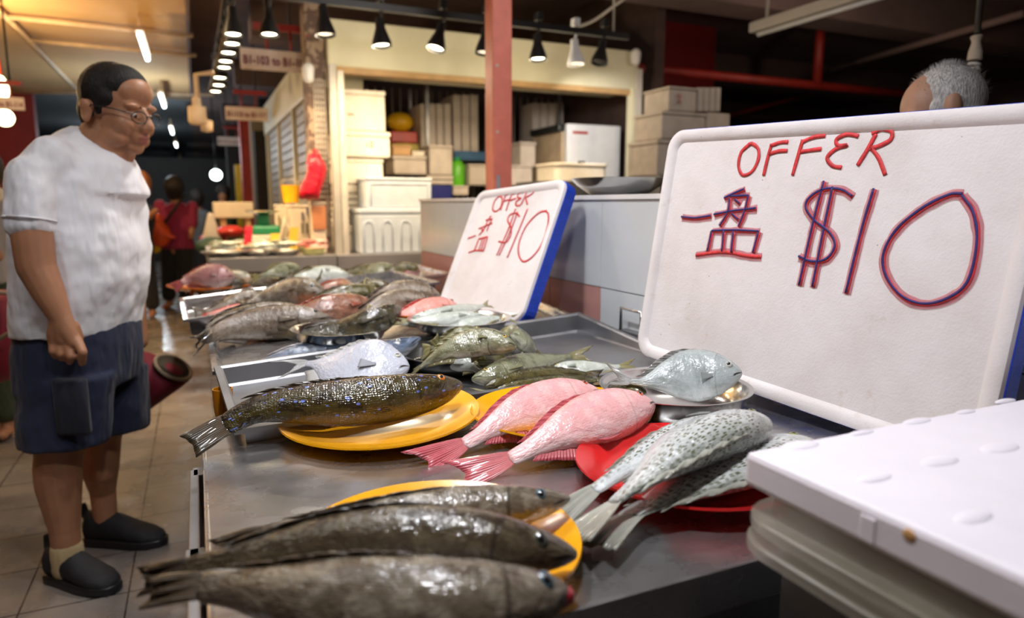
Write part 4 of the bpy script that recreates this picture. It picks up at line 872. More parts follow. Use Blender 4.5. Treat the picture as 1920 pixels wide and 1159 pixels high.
# inner rack and its boxes
YR = 6.1
t = thing('storage_rack', 'dark storage rack filling the inside of the stall', 'rack', (2.4, YR+.3, 0))
for x in (1.3, 1.95, 2.6, 3.3, 3.9):
    for y in (YR+.02, YR+.55): MB().box((x-.015, y-.015, 0), (x+.015, y+.015, 2.35)).build('upright', M['steel_dark'], t, smooth=False)
SHZ = [prect(800, 300, 900, 330, YR)[1], Py(800, 272, YR).z]
for z in (SHZ[0]-.02, 1.66, .4): MB().box((1.25, YR, z-.02), (4.0, YR+.57, z)).build('shelf', M['steel_dark'], t, smooth=False)
b = MB()
for k in range(34):
    x = 1.3+k*.08
    if x < 4.0: b.tube([(x, YR+.57, .5), (x, YR+.57, 2.35)], .006, 5)
b.build('wire_back', M['white_metal'], t)
for k in range(4):
    a0 = 793+k*14.6; x0_, z0_, x1_, z1_ = prect(a0, 193, a0+12.6, 272, YR)
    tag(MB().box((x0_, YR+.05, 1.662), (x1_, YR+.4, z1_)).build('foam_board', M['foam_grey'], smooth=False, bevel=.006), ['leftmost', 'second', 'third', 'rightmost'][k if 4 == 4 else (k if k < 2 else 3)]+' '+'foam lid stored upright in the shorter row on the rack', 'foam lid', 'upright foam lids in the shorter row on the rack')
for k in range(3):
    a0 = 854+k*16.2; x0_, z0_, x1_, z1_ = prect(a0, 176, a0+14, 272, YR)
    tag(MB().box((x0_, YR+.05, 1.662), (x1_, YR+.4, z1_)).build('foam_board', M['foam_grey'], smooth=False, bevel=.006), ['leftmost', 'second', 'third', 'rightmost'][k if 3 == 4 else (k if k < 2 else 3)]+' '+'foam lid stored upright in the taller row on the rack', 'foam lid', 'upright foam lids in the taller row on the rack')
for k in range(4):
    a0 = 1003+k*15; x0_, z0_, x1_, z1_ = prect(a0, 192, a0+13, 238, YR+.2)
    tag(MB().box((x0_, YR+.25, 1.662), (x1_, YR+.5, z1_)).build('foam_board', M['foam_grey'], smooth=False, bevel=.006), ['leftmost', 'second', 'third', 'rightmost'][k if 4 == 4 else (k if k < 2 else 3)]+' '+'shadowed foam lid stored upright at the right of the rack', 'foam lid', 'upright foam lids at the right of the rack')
YQ = 5.75
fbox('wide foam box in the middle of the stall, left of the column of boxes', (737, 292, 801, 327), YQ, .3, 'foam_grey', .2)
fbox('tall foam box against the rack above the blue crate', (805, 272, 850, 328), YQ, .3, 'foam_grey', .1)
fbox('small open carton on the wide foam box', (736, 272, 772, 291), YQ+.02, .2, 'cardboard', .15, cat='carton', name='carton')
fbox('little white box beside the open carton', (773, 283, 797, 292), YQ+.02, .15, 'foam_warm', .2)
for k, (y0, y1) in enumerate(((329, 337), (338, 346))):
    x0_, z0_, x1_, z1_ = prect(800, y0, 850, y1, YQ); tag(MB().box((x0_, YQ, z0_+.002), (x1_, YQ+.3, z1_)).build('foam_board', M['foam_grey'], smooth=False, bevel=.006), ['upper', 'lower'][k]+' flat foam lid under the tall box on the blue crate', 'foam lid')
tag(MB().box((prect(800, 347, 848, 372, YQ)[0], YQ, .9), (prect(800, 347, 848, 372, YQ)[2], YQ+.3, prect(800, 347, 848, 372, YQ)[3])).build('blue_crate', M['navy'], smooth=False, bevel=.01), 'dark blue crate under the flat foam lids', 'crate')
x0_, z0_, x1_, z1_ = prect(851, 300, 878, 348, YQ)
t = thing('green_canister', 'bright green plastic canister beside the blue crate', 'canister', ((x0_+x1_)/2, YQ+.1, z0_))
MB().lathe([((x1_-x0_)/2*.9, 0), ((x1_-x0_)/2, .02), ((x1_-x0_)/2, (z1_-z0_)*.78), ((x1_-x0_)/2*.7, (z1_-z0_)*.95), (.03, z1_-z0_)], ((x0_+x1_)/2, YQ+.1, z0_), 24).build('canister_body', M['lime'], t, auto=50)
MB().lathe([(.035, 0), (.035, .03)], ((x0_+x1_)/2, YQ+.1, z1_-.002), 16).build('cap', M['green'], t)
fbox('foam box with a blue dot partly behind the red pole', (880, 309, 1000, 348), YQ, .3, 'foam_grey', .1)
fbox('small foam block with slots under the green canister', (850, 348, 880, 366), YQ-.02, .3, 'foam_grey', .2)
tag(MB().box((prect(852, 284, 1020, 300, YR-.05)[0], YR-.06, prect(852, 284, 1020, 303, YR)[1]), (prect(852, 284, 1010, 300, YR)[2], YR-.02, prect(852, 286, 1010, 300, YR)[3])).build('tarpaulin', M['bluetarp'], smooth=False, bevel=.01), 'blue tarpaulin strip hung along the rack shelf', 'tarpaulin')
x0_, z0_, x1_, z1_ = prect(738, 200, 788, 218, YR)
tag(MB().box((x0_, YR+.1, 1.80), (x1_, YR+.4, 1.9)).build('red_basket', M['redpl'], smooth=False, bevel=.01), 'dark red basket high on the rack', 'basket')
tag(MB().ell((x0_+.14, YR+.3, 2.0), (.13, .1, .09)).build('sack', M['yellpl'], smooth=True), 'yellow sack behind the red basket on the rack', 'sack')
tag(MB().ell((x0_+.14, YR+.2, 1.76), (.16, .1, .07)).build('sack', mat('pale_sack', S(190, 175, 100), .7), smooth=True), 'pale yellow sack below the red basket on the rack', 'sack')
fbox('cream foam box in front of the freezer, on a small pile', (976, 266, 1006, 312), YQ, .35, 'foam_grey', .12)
# freezer cabinet
x0_, z0_, x1_, z1_ = prect(1064, 234, 1163, 330, 5.35)
t = thing('white_freezer', 'white freezer cabinet with red warning label and dark open side', 'freezer', ((x0_+x1_)/2, 5.6, .0))
MB().box((x0_, 5.35, 0), (x1_, 5.41, z1_)).build('door', M['white_pl'], t, smooth=False, bevel=.01)
MB().box((x0_-.02, 5.42, 0), (x1_, 6.0, z1_-.06)).build('cabinet', mat('beige_metal', S(176, 156, 130), .5), t, smooth=False, bevel=.01)
MB().box((x0_-.05, 5.42, z1_-.06), (x1_-.1, 6.0, z1_-.0)).build('dark_top', M['black'], t, smooth=False, bevel=.01)
l = prect(1075, 246, 1103, 251, 5.34); MB().box((l[0], 5.346, l[1]), (l[2], 5.35, l[3])).build('red_warning_label', M['redpl'], t, smooth=False)
l = prect(1085, 302, 1096, 308, 5.34); MB().box((l[0], 5.335, l[1]), (l[2], 5.35, l[3])).build('latch', M['black'], t, smooth=False)
x0_, z0_, x1_, z1_ = prect(1042, 306, 1140, 340, 4.6)
t = thing('cream_tub', 'cream lidded tub glowing under the white spotlight behind the wall', 'tub', ((x0_+x1_)/2, 4.75, z0_))
b = MB(); b.loft([[V((x0_+a, 4.6+b__, z_)) for a, b__ in rrect(x1_-x0_, .35, .05)] for z_ in (z0_, z1_-.02)]); b.build('tub_body', M['foam_warm'], t, auto=40, bevel=.004)
b = MB(); b.loft([[V((x0_-.01+a, 4.59+b__, z_)) for a, b__ in rrect(x1_-x0_+.02, .37, .05)] for z_ in (z1_-.02, z1_)]); b.build('tub_lid', M['foam_warm'], t, auto=40, bevel=.004)
tag(MB().box((x0_-.1, 4.5, 0), (x1_+.1, 5.1, z0_)).build('side_table', M['steel_dark'], smooth=False, bevel=.005), 'dark side table under the cream tub', 'table')
# cartons behind the far counter
YC = 5.25
t = fbox('orange-printed carton on the far counter beside the white post', (583, 379, 613, 455), 4.945, .085, 'carton', .04, cat='carton', name='carton', zb=CZ+.001)
l = prect(586, 386, 611, 430, 4.94); MB().box((l[0], 4.938, l[1]), (l[2], 4.9445, l[3])).build('orange_print', M['carton_orange'], t, smooth=False)
t = fbox('pale carton with blue marks on the far counter', (545, 385, 582, 455), YC+.02, .25, 'carton', .04, cat='carton', name='carton', zb=CZ+.001)
for a in ((575, 388, 580, 402), (566, 398, 569, 414)):
    l = prect(*a, YC+.01); MB().box((l[0], YC+.012, l[1]), (l[2], YC+.02, l[3])).build('blue_mark', M['navy'], t, smooth=False)
for a in ((566, 418, 569, 438), (574, 418, 577, 438)):
    l = prect(*a, YC+.01); MB().box((l[0], YC+.012, l[1]), (l[2], YC+.02, l[3])).build('hand_slot', M['dark'], t, smooth=False)
fbox('pale carton at the left end behind the far counter fish', (520, 384, 545, 440), YC+.3, .25, 'carton', .04, cat='carton', name='carton', zb=CZ+.001)
x0_, z0_, x1_, z1_ = prect(536, 347, 560, 380, YC+.3)
t = thing('yellow_bucket', 'yellow bucket on top of the cartons at the pillar foot', 'bucket', ((x0_+x1_)/2, YC+.4, z0_))
MB().lathe([(.055, 0), (.07, z1_-z0_), (.066, z1_-z0_), (.05, .01), (.001, .01)], ((x0_+x1_)/2, YC+.4, z0_), 24).build('bucket_body', mat('bucket_yellow', S(240, 170, 20), .35), t, auto=50)
MB().tube([((x0_+x1_)/2+.07*cos(a), YC+.4, z1_+.05*sin(a)) for a in [pi*k/8 for k in range(9)]], .003, 6).build('bucket_handle', M['white_metal'], t)
# red plastic bag hanging from the pillar
cx, zt2 = X_(590, 300, YS-.05), Py(590, 292, YS-.05).z; zb2 = Py(580, 372, YS-.05).z
rings = []
for k, (wd, dx, dp) in enumerate(((.035, .0, .03), (.058, .005, .045), (.062, .01, .05), (.062, 0, .05), (.068, -.02, .055), (.07, -.035, .055), (.066, -.045, .05))):
    z = zt2+(zb2-zt2)*k/6; rings.append([V((cx+dx+wd*cos(a)*(1+.1*sin(5*a+k)), YS-.05+dp*sin(a)*(1+.12*sin(4*a)), z+(.012*sin(3*a) if k in (0, 6) else 0))) for a in [2*pi*j/22 for j in range(22)]])
t = thing('red_plastic_bag', 'crumpled red plastic bag hanging on the stickered pillar', 'bag', (cx, YS-.05, zb2))
MB().loft(rings).build('bag_body', M['red_bag'], t)
MB().tube([(cx-.02, YS-.05, zt2), (cx, YS-.03, zt2+.03), (cx+.015, YS+.064, zt2+.05), (cx+.025, YS-.03, zt2+.03), (cx+.03, YS-.05, zt2)], .006, 8).build('bag_handle', M['red_bag'], t)
# corridor side of the stall: frames, shutters, doors
for k, y in enumerate((5.95, 6.9, 8.2, 9.5)):
    tag(MB().box((XL-.01, y, 0), (XL+.05, y+.06, 2.14)).build('stall_post', M['cream_metal'], smooth=False, bevel=.004), ['nearest', 'second', 'third', 'farthest'][k]+' cream post along the corridor side of the stall', 'post')
for k, (y0, y1) in enumerate(((6.0, 6.88), (6.98, 8.18), (8.3, 9.48))):
    b = MB()
    for q in range(24): b.box((XL+.02, y0, .05+q*.087), (XL+.035, y1, .05+q*.087+.08))
    tag(b.build('roller_shutter', M['cream_dark'], smooth=False, bevel=.008), ['nearest', 'middle', 'farthest'][k]+' lowered slatted shutter on the corridor side', 'shutter')
# hanging direction signs
def text(body, size, m, parent, origin, xdir, up, ext=.002, name='lettering', bold=0.0, spacing=1, fit=None):
    cu = bpy.data.curves.new(name, 'FONT'); cu.body = body; cu.size = size; cu.extrude = ext; cu.align_x = 'CENTER'; cu.align_y = 'CENTER'; cu.offset = bold; cu.space_character = spacing
    tmp = bpy.data.objects.new(name, cu); COL.objects.link(tmp); bpy.context.view_layer.update()
    me = bpy.data.meshes.new_from_object(tmp.evaluated_get(bpy.context.evaluated_depsgraph_get())); bpy.data.objects.remove(tmp)
    
    bw = max(v.co.x for v in me.vertices)-min(v.co.x for v in me.vertices)
    if fit and bw > fit: me.transform(Matrix.Scale(fit/bw, 4, (1, 0, 0)))
    o = bpy.data.objects.new(name, me); me.materials.clear(); me.materials.append(m); COL.objects.link(o)
    xd = V(xdir).normalized(); u = V(up).normalized(); n = xd.cross(u)
    mm = Matrix((xd, u, n)).transposed()
    me.transform(Matrix.Translation(V(origin)-parent.location) @ mm.to_4x4()); o.parent = parent; return o
def hang_sign(label, rect, Y, body, sz):
    x0_, z0_, x1_, z1_ = prect(*rect, Y)
    t = thing('hanging_sign', label, 'sign', ((x0_+x1_)/2, Y, z0_))
    MB().box((x0_, Y, z0_), (x1_, Y+.02, z1_)).build('sign_panel', M['sign_white'], t, smooth=False, bevel=.003)
    h = z1_-z0_; 
    for fx in (.38, .72): MB().tube([(x0_+(x1_-x0_)*fx, Y+.01, z1_), (x0_+(x1_-x0_)*fx, Y+.01, z1_+h*.95)], h*.06, 8).build('hanger_rod', M['red_pipe'], t)
    MB().box((x0_+(x1_-x0_)*.2, Y-.01, z1_+h*.95), (x0_+(x1_-x0_)*.98, Y+.04, z1_+h*1.25)).build('hanger_bar', M['red_pipe'], t, smooth=False)
    for fx in (.38, .72): MB().tube([(x0_+(x1_-x0_)*fx, Y+.015, z1_+h*1.2), (x0_+(x1_-x0_)*fx, Y+.015, 3.2 if x0_ > 0 else 2.9)], .008, 6).build('drop_rod', M['black'], t)
    text(body, h*sz, M['maroon'], t, ((x0_+x1_)/2, Y-.001, (z0_+z1_)/2-.01), (1, 0, 0), (0, 0, 1), bold=h*.016, fit=(x1_-x0_)*.93)
hang_sign('hanging white sign with maroon text B1-103 to B1-106', (451, 94, 582, 133), 5.6, 'B1-103 to B1-106', .56)
hang_sign('second hanging sign down the corridor, B1-110 to B1-116', (423, 201, 503, 226), 8.6, 'B1-110 to B1-116', .56)
hang_sign('third hanging sign down the corridor, dim and small', (408, 257, 458, 273), 12.6, 'B1-117 to B1-123', .56)
hang_sign('hanging sign at the left edge of the photo ending in 114', (-40, 181, 45, 205), 6.4, 'B1-107 to B1-114', .6)
# spot lamps and their tracks
def lamp(label, p, face, tiltx=0., m='black', group=None, s=1.):
    p = V(p); t = thing('track_spotlight', label, 'spotlight', p, group)
    ax = V((tiltx, -.1, -1)).normalized(); top = p-ax*.15*s
    MB().lathe([(.026*s, 0), (.03*s, .06*s), (.058*s, .14*s), (.06*s, .165*s), (.052*s, .165*s), (.04*s, .12*s), (.001, .118*s)], top, 24, axis=ax).build('lamp_housing', M[m], t, auto=50)
    MB().lathe([(.05*s, .0), (.045*s, .006*s), (.001, .012*s)], top+ax*.145*s, 20, axis=ax).build('lamp_face', M[face], t)
    MB().tube([top+ax*.02*s, top-ax*.02+V((.02, 0, .03)), top+V((.01, 0, .11*s))], .009*s, 8).build('lamp_arm', M[m], t)
    MB().box((top.x-.012, top.y-.03, top.z+.09*s), (top.x+.03, top.y+.03, top.z+.14*s)).build('track_adapter', M[m], t, smooth=False, bevel=.003)
    return t
YT = 4.28
names = ['leftmost black spotlight on the stall track', 'second black lit spotlight from the left on the stall track', 'third black spotlight on the stall track, tilted left', 'black spotlight behind the red pole', 'black lit spotlight just right of the red pole', 'white spotlight on the stall track', 'rightmost black spotlight on the stall track, unlit']
for lab, (px, py, tx, fc, mt_) in zip(names, ((610, 62, .05, 'lamp_dim', 'black'), (716, 82, .05, 'lamp_warm', 'black'), (818, 88, -.3, 'lamp_warm', 'black'), (908, 96, -.1, 'lamp_dim', 'black'), (1009, 108, .0, 'lamp_warm', 'black'), (1080, 117, .05, 'lamp_dim', 'white_pl'), (1124, 115, -.25, 'dark', 'black'))):
    lamp(lab, Py(px, py, YT), fc, tx, mt_)
a, b__ = Py(560, -5, YT), Py(1178, 72, YT); zt3 = b__.z+.01
tag(MB().box((a.x-.3, YT-.018, zt3-.02), (b__.x, YT+.018, zt3+.02)).build('lighting_track', M['black'], smooth=False), 'black lighting track above the stall spotlights', 'lighting track')
tag(MB().tube([(Py(1150, 70, YT).x, YT, zt3), (Py(1150, 70, YT).x, YT, 3.2)], .008, 8).build('track_hanger', M['white_metal']), 'thin grey rod holding the right end of the lighting track', 'rod')
rows = [(437, 62), (435, 80), (428, 97), (423, 113), (420, 125), (412, 144), (410, 158), (404, 170)]
ordn = ['nearest', 'second', 'third', 'fourth', 'fifth', 'sixth', 'seventh', 'farthest']
for k, (px, py) in enumerate(rows):
    lamp(ordn[k]+' lit spotlight in the row receding down the corridor', Pz(px, py, 2.25), 'lamp_warm', 0, 'black', s=1.0 if k < 5 else 1.1)
lamp('lit black spotlight above the hanging sign', Pz(505, 62, 2.28), 'lamp_warm', 0)
tag(MB().box((.24, 4.3, 2.52), (.27, 8.4, 2.56)).build('lighting_track', M['black'], smooth=False), 'black lighting track running down the corridor', 'lighting track')
# fluorescent tubes down the corridor
tl = ['nearest', 'second', 'third', 'fourth', 'fifth', 'farthest']
for k, (px, py) in enumerate(((270, 90), (305, 190), (322, 245), (330, 272), (338, 300), (335, 313))):
    p = Pz(px, py, 2.7); t = thing('ceiling_tube', tl[k]+' fluorescent tube in the row above the aisle', 'ceiling light', p+V((0, 0, .03)))
    Lh = (.55, .6, .6, .5, .5, .5)[k]
    MB().tube([p-V((0, Lh, 0)), p+V((0, Lh, 0))], .022 if k else .02, 10).build('glowing_tube', M['lamp_cool'], t)
    MB().box((p.x-.03, p.y-Lh-.05, p.z+.03), (p.x+.03, p.y+Lh+.05, p.z+.07)).build('tube_housing', M['tan_trim'], t, smooth=False)
    MB().tube([(p.x, p.y-Lh+.1, p.z+.07), (p.x, p.y-Lh+.1, 2.9)], .012, 6).build('hanger', M['tan_trim'], t)
# conduits on the tan ceiling
for k, (aa, bb) in enumerate((((0, 30), (362, 67)), ((50, 75), (368, 104)), ((-10, 172), (400, 178)), ((0, 20), (142, 165)))):
    p, q = Pz(*aa, 2.86), Pz(*bb, 2.86)
    tag(MB().tube([p, q], .022, 8).build('ceiling_conduit', M['tan_trim']), ['nearest conduit crossing the tan ceiling above the bald spot tube', 'second conduit crossing the tan ceiling', 'far conduit crossing the tan ceiling behind the standing man', 'slanting pipe along the tan ceiling at top left'][k].replace('above the bald spot tube', 'above the nearest tube'), 'conduit')
# hanging emergency lamps on a pipe
p = PD(367, 140, 5.2); q = PD(400, 136, 5.2); e_ = PD(370, 215, 5.2)
t = thing('pipe_lamp', 'beige lamp holder hanging from a bent pipe over the aisle', 'lamp', e_)
MB().tube([q, p, V((p.x, p.y, e_.z))], .018, 10).build('bent_pipe', M['tan_trim'], t)
MB().lathe([(.03, .12), (.032, .06), (.062, .055), (.064, -.05), (.05, -.07), (.001, -.072)][::-1], e_, 20).build('lamp_body', M['tan_trim'], t)
MB().lathe([(.001, -.1), (.042, -.09), (.045, -.02), (.03, -.01)], e_+V((.06, .05, -.02)), 20).build('lower_lamp_body', M['tan_trim'], t)
# glowing globes at left
for lab, (px, py, rr) in (('round glowing globe lamp at the left edge of the photo', (9, 221, .072)), ('glowing lamp above the globe at the left edge', (-4, 168, .08))):
    p = PD(px, py, 6.2); t = thing('globe_lamp', lab, 'lamp', p)
    MB().ell(p, (rr, rr, rr*(1 if py > 200 else 1.7))).build('globe', M['lamp_globe'], t); MB().tube([p+V((0, 0, rr*.9)), p+V((0, 0, .5))], .012, 8).build('stem', M['red_pipe'], t)
p = PD(405, 328, 13.2); tag(MB().ell(p, (.1, .1, .1)).build('globe_lamp', M['lamp_cool']), 'small white glowing lamp at the far end of the corridor', 'lamp'); MB().tube([p, V((p.x, p.y, 3.2))], .01, 6).build('cord', M['black'], bpy.data.objects['globe_lamp.002'])
p = PD(327, 320, 16); tag(MB().box((p.x-.25, p.y, p.z-.1), (p.x+.25, p.y+.05, p.z+.1)).build('exit_sign', M['exit'], smooth=False), 'small green glowing sign at the far end of the corridor', 'sign'); MB().tube([p, V((p.x, p.y, 3.2))], .01, 6).build('hanger', M['black'], bpy.data.objects['exit_sign'])
# speaker-like sensors
for lab, (px, py, Y) in (('small white capsule sensor on the stickered pillar', (578, 138, YS+.03)), ('small white capsule sensor at the right end of the shutter box', (1192, 108, YS-.035))):
    p = Py(px, py, Y); tag(MB().caps(p+V((0, 0, .03)), p-V((0, 0, .03)), .042, .036).build('sensor', M['cap']), lab, 'sensor')
# red pole
p = Px(935, 340, 1.48); y = p.y
t = thing('red_pole', 'salmon painted square pole behind the tiled wall', 'pole', (1.48, y, 0))
MB().box((1.425, y-.055, 0), (1.535, y+.055, 3.2)).build('pole_body', M['red_pole'], t, smooth=False, bevel=.008)
for zz in (1.95, 1.62): MB().ell((1.45, y-.056, zz), (.008, .002, .008)).build('bolt', M['white_metal'], t)
MB().box((1.445, y-.058, 1.25), (1.462, y-.05, 1.40)).build('bare_patch', mat('bare_paint', S(150, 160, 168), .6), t, smooth=False)
# right side: red pipe, drop pipe, box stack, batten, lamp
p, q = Py(1200, 128, 5.2), Py(1700, 188, 5.2)
tag(MB().tube([(p.x-.1, 5.2, p.z), (q.x+1.2, 5.2, p.z)], .04, 12).build('red_pipe', M['red_pipe']), 'long horizontal red pipe across the dark back area', 'pipe')
p = Py(1531, 165, 5.2); tag(MB().tube([(p.x, 5.2, p.z), (p.x, 5.2, 3.2)], .045, 12).build('red_pipe', M['red_pipe']), 'vertical red pipe dropping to the horizontal red pipe', 'pipe')
p, q = Py(1300, 235, 8.5), Py(1620, 150, 8.5); tag(MB().tube([p, q], .03, 10).build('red_pipe', M['red_pipe']), 'distant slanting red pipe low in the dark back area', 'pipe')
p, q = Py(1330, 50, 6), Py(1900, 60, 4.2); tag(MB().tube([Py(1560, 130, 5.6), Py(1920, 25, 3.6)], .03, 10).build('grey_duct', M['concrete']), 'grey pipe slanting up across the dark ceiling at right', 'pipe')
YK = 3.9
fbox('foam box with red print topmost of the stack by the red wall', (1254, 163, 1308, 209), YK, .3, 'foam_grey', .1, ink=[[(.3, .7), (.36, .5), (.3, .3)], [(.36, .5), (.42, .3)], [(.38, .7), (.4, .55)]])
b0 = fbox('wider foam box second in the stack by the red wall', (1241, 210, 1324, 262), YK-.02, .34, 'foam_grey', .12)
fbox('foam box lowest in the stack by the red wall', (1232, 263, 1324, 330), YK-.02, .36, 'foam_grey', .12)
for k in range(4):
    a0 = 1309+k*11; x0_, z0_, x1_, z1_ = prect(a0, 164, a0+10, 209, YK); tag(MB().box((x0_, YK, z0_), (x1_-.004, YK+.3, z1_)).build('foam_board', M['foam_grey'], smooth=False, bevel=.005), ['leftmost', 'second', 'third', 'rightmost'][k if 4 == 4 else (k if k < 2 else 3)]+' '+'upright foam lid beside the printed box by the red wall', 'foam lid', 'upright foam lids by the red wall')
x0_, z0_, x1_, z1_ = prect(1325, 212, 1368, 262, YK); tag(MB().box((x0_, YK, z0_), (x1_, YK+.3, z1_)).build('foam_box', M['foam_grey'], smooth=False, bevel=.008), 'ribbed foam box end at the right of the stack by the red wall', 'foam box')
x0_, z0_, x1_, z1_ = prect(1228, 331, 1375, 340, YK); tag(MB().box((x0_, YK-.05, 0), (x1_, YK+.5, z1_)).build('storage_crate', M['steel_dark'], smooth=False, bevel=.01), 'dark cabinet under the foam boxes by the red wall', 'cabinet')
p = Pz(1412, 58, 2.42); t = thing('fluorescent_batten', 'unlit white fluorescent batten hanging at the top right', 'ceiling light', (p.x, p.y-.7, 2.42))
MB().box((p.x-.045, p.y-1.5, 2.40), (p.x+.045, p.y, 2.47)).build('batten_housing', M['white_metal'], t, smooth=False, bevel=.012)
MB().tube([(p.x, p.y-1.4, 2.385), (p.x, p.y-.05, 2.385)], .014, 10).build('tube', M['white_pl'], t)
for dy in (.12, 1.3): MB().tube([(p.x, p.y-dy, 2.47), (p.x, p.y-dy, 3.2)], .01, 8).build('hanger_rod', M['white_metal'], t)
p = PD(1828, 108, 2.7); t = thing('energy_saver_lamp', 'unlit spiral lamp hanging on a cord behind the grey head', 'lamp', p)
MB().tube([p+V((0, 0, .09)), V((p.x, p.y, 3.2))], .012, 8).build('cord', M['steel_dark'], t)
MB().lathe([(.014, .08), (.022, .075), (.015, .055), (.024, .02), (.025, -.008), (.001, -.009)][::-1], p, 20).build('lamp_base', M['foam_grey'], t, auto=60)
MB().tube([p+V((.018*cos(a*2*pi), .018*sin(a*2*pi), -.015-.017*a)) for a in [k/14 for k in range(57)]], .006, 6).build('spiral_tube', M['white_pl'], t)
p = Py(1190, 75, 4.3); tag(MB().tube(catmull([Py(1060, 55, 4.4), Py(1110, 40, 4.4), Py(1160, 5, 4.3), Py(1200, -20, 4.2)], 16), .01, 8).build('grey_cable', M['white_metal']), 'grey cable curving up from the lighting track', 'cable')

# far counter: dishes, small fish, scale, tags
tmpl = fish('small_fish', 'small shiny fish in the left dish on the far counter', [V((.4, 5, 1.3)), V((.45, 5, 1.3)), V((.52, 5, 1.3)), V((.56, 5, 1.3))], .016, .011, 60, 'silver', 'slim', tl=.15, dorsal=0, res=0, pect=False, pelvic=False, anal=False)
tmpl2 = fish('small_fish', 'pink prawn-coloured fish in the pale tub on the far counter', [V((.4, 5, 1.3)), V((.45, 5, 1.3)), V((.52, 5, 1.3)), V((.56, 5, 1.3))], .018, .013, 60, 'coral', 'slim', tl=.15, dorsal=0, res=0, pect=False, pelvic=False, anal=False)
dl = [('left', 425, 476, .15), ('second', 490, 474, .12), ('third', 535, 474, .12), ('far', 470, 462, .16), ('middle back', 525, 464, .13), ('right pink', 598, 474, .085)]
first = [True, True]
for k, (nm_, px, py, r) in enumerate(dl):
    p = Pz(px, py, CZ+.03); p = V((p.x, max(p.y, 4.80+r+.02), CZ+.001)) if k not in (3, 4) else V((p.x, 5.25, CZ+.001))
    if k == 3: plate('yellow_dish', 'yellow dish of glistening fish at the back of the far counter', p, r, M['yellow'])
    elif k == 5: bowl('fish_tub', 'pale green tub of pink fish at the right of the far counter', p, r, .045, mat('pale_green_tub', S(190, 190, 130), .4))
    else: bowl('fish_pan', nm_+' dark pan of small fish on the far counter', p, r, .035, M['steel_dark'])
    src = tmpl2 if k == 5 else tmpl; fi = 1 if k == 5 else 0
    for j in range(11):
        a = random.uniform(0, 6.28); rr = random.uniform(0, r*.55); q = p+V((rr*cos(a), rr*sin(a), .042+.004*j))
        lab = ('small shiny fish in the %s pan on the far counter' % nm_) if k not in (3, 5) else ('small shiny fish in the yellow dish on the far counter' if k == 3 else 'small pink fish in the pale green tub on the far counter')
        grp = lab.replace('small', 'all small')
        if first[fi]: o = src; o.location = q; first[fi] = False; o['label'] = lab
        else: o = dup(src, q, lab, random.uniform(-.8, .8)+(pi if random.random() < .3 else 0))
        o['group'] = grp
for lab, (px, py, cl_, w_) in (('yellow price tag in the middle of the far counter', (512, 452, 'yellpl', .03)), ('pink price tag at the left of the far counter', (462, 438, 'red_bag', .025)), ('small yellow tag near the cartons on the far counter', (548, 440, 'yellpl', .03))):
    p = Py(px, py, 5.05); tag(MB().hexa([(p.x-w_, 5.05, CZ+.03), (p.x+w_, 5.05, CZ+.03), (p.x+w_, 5.055, CZ+.03), (p.x-w_, 5.055, CZ+.03)], [(p.x-w_+.02, 5.08, p.z+.05), (p.x+w_+.02, 5.08, p.z+.05), (p.x+w_+.02, 5.085, p.z+.05), (p.x-w_+.02, 5.085, p.z+.05)]).build('price_tag', M[cl_], smooth=False), lab, 'price tag')
p = Py(498, 430, 5.45); t = thing('weighing_scale', 'green kitchen scale with round pan on the far counter', 'scale', (p.x, 5.45, CZ+.12))
MB().box((p.x-.10, 5.38, CZ+.12), (p.x+.10, 5.52, CZ+.19)).build('scale_base', M['green'], t, smooth=False, bevel=.02)
MB().box((p.x-.05, 5.42, CZ+.19), (p.x+.03, 5.5, CZ+.27)).build('scale_neck', M['green'], t, smooth=False, bevel=.02)
MB().lathe([(.04, 0), (.12, .02), (.125, .03), (.11, .026), (.001, .008)], (p.x-.01, 5.46, CZ+.27), 28).build('weighing_pan', M['steel_bowl'], t, auto=50)
for k, (dz, ww) in enumerate(((0, .17), (.05, .14), (.09, .12))):
    tag(MB().box((p.x-ww, 5.36, CZ+.002+dz), (p.x+ww, 5.56, CZ+.002+dz+(.046, .036, .028)[k])).build('foam_block', M['foam_warm'], smooth=False, bevel=.006), ['lowest', 'middle', 'topmost'][k]+' pale block under the green scale', 'foam block')
b = MB(); p = Py(535, 425, 5.2); b.tube([(p.x-.05, 5.2, CZ), (p.x, 5.2, p.z+.06), (p.x+.06, 5.2, CZ+.02)], .018, 8); tag(b.build('wooden_trestle', M['carton']), 'small pale A-shaped stand in front of the cartons', 'stand')
# beyond: stool-like rack, red goods, dark displays
def post_rack(label, rect, Y, dep):
    x0_, z0_, x1_, z1_ = prect(*rect, Y); t = thing('wooden_rack', label, 'rack', ((x0_+x1_)/2, Y+dep/2, 0))
    for x in (x0_, x1_-.05):
        for y in (Y, Y+dep-.05): MB().box((x, y, 0), (x+.05, y+.05, z1_-.1)).build('leg', M['cardboard'], t, smooth=False)
    MB().box((x0_-.06, Y-.03, z1_-.16), (x1_+.03, Y+dep, z1_)).build('top_box', M['carton'], t, smooth=False, bevel=.01)
    MB().box((x0_, Y, z1_-.75), (x1_, Y+dep, z1_-.7)).build('shelf', M['cardboard'], t, smooth=False)
post_rack('pale wooden rack beyond the far counter', (414, 379, 470, 440), 7.6, .5)
for k, (px, py, rx, rz, m, lab) in enumerate(((400, 448, .13, .06, 'redpl', 'dark red heap of goods beyond the far counter'), (432, 434, .14, .06, 'redpl', 'bright red heap of goods on the wooden rack'), (396, 462, .14, .09, 'dkgreen', 'dark green basket beyond the far counter'))):
    p = Py(px, py, 7.4-k*.15); tag(MB().ell(p, (rx, .2, rz)).build('goods_heap', M[m]), lab, 'goods')
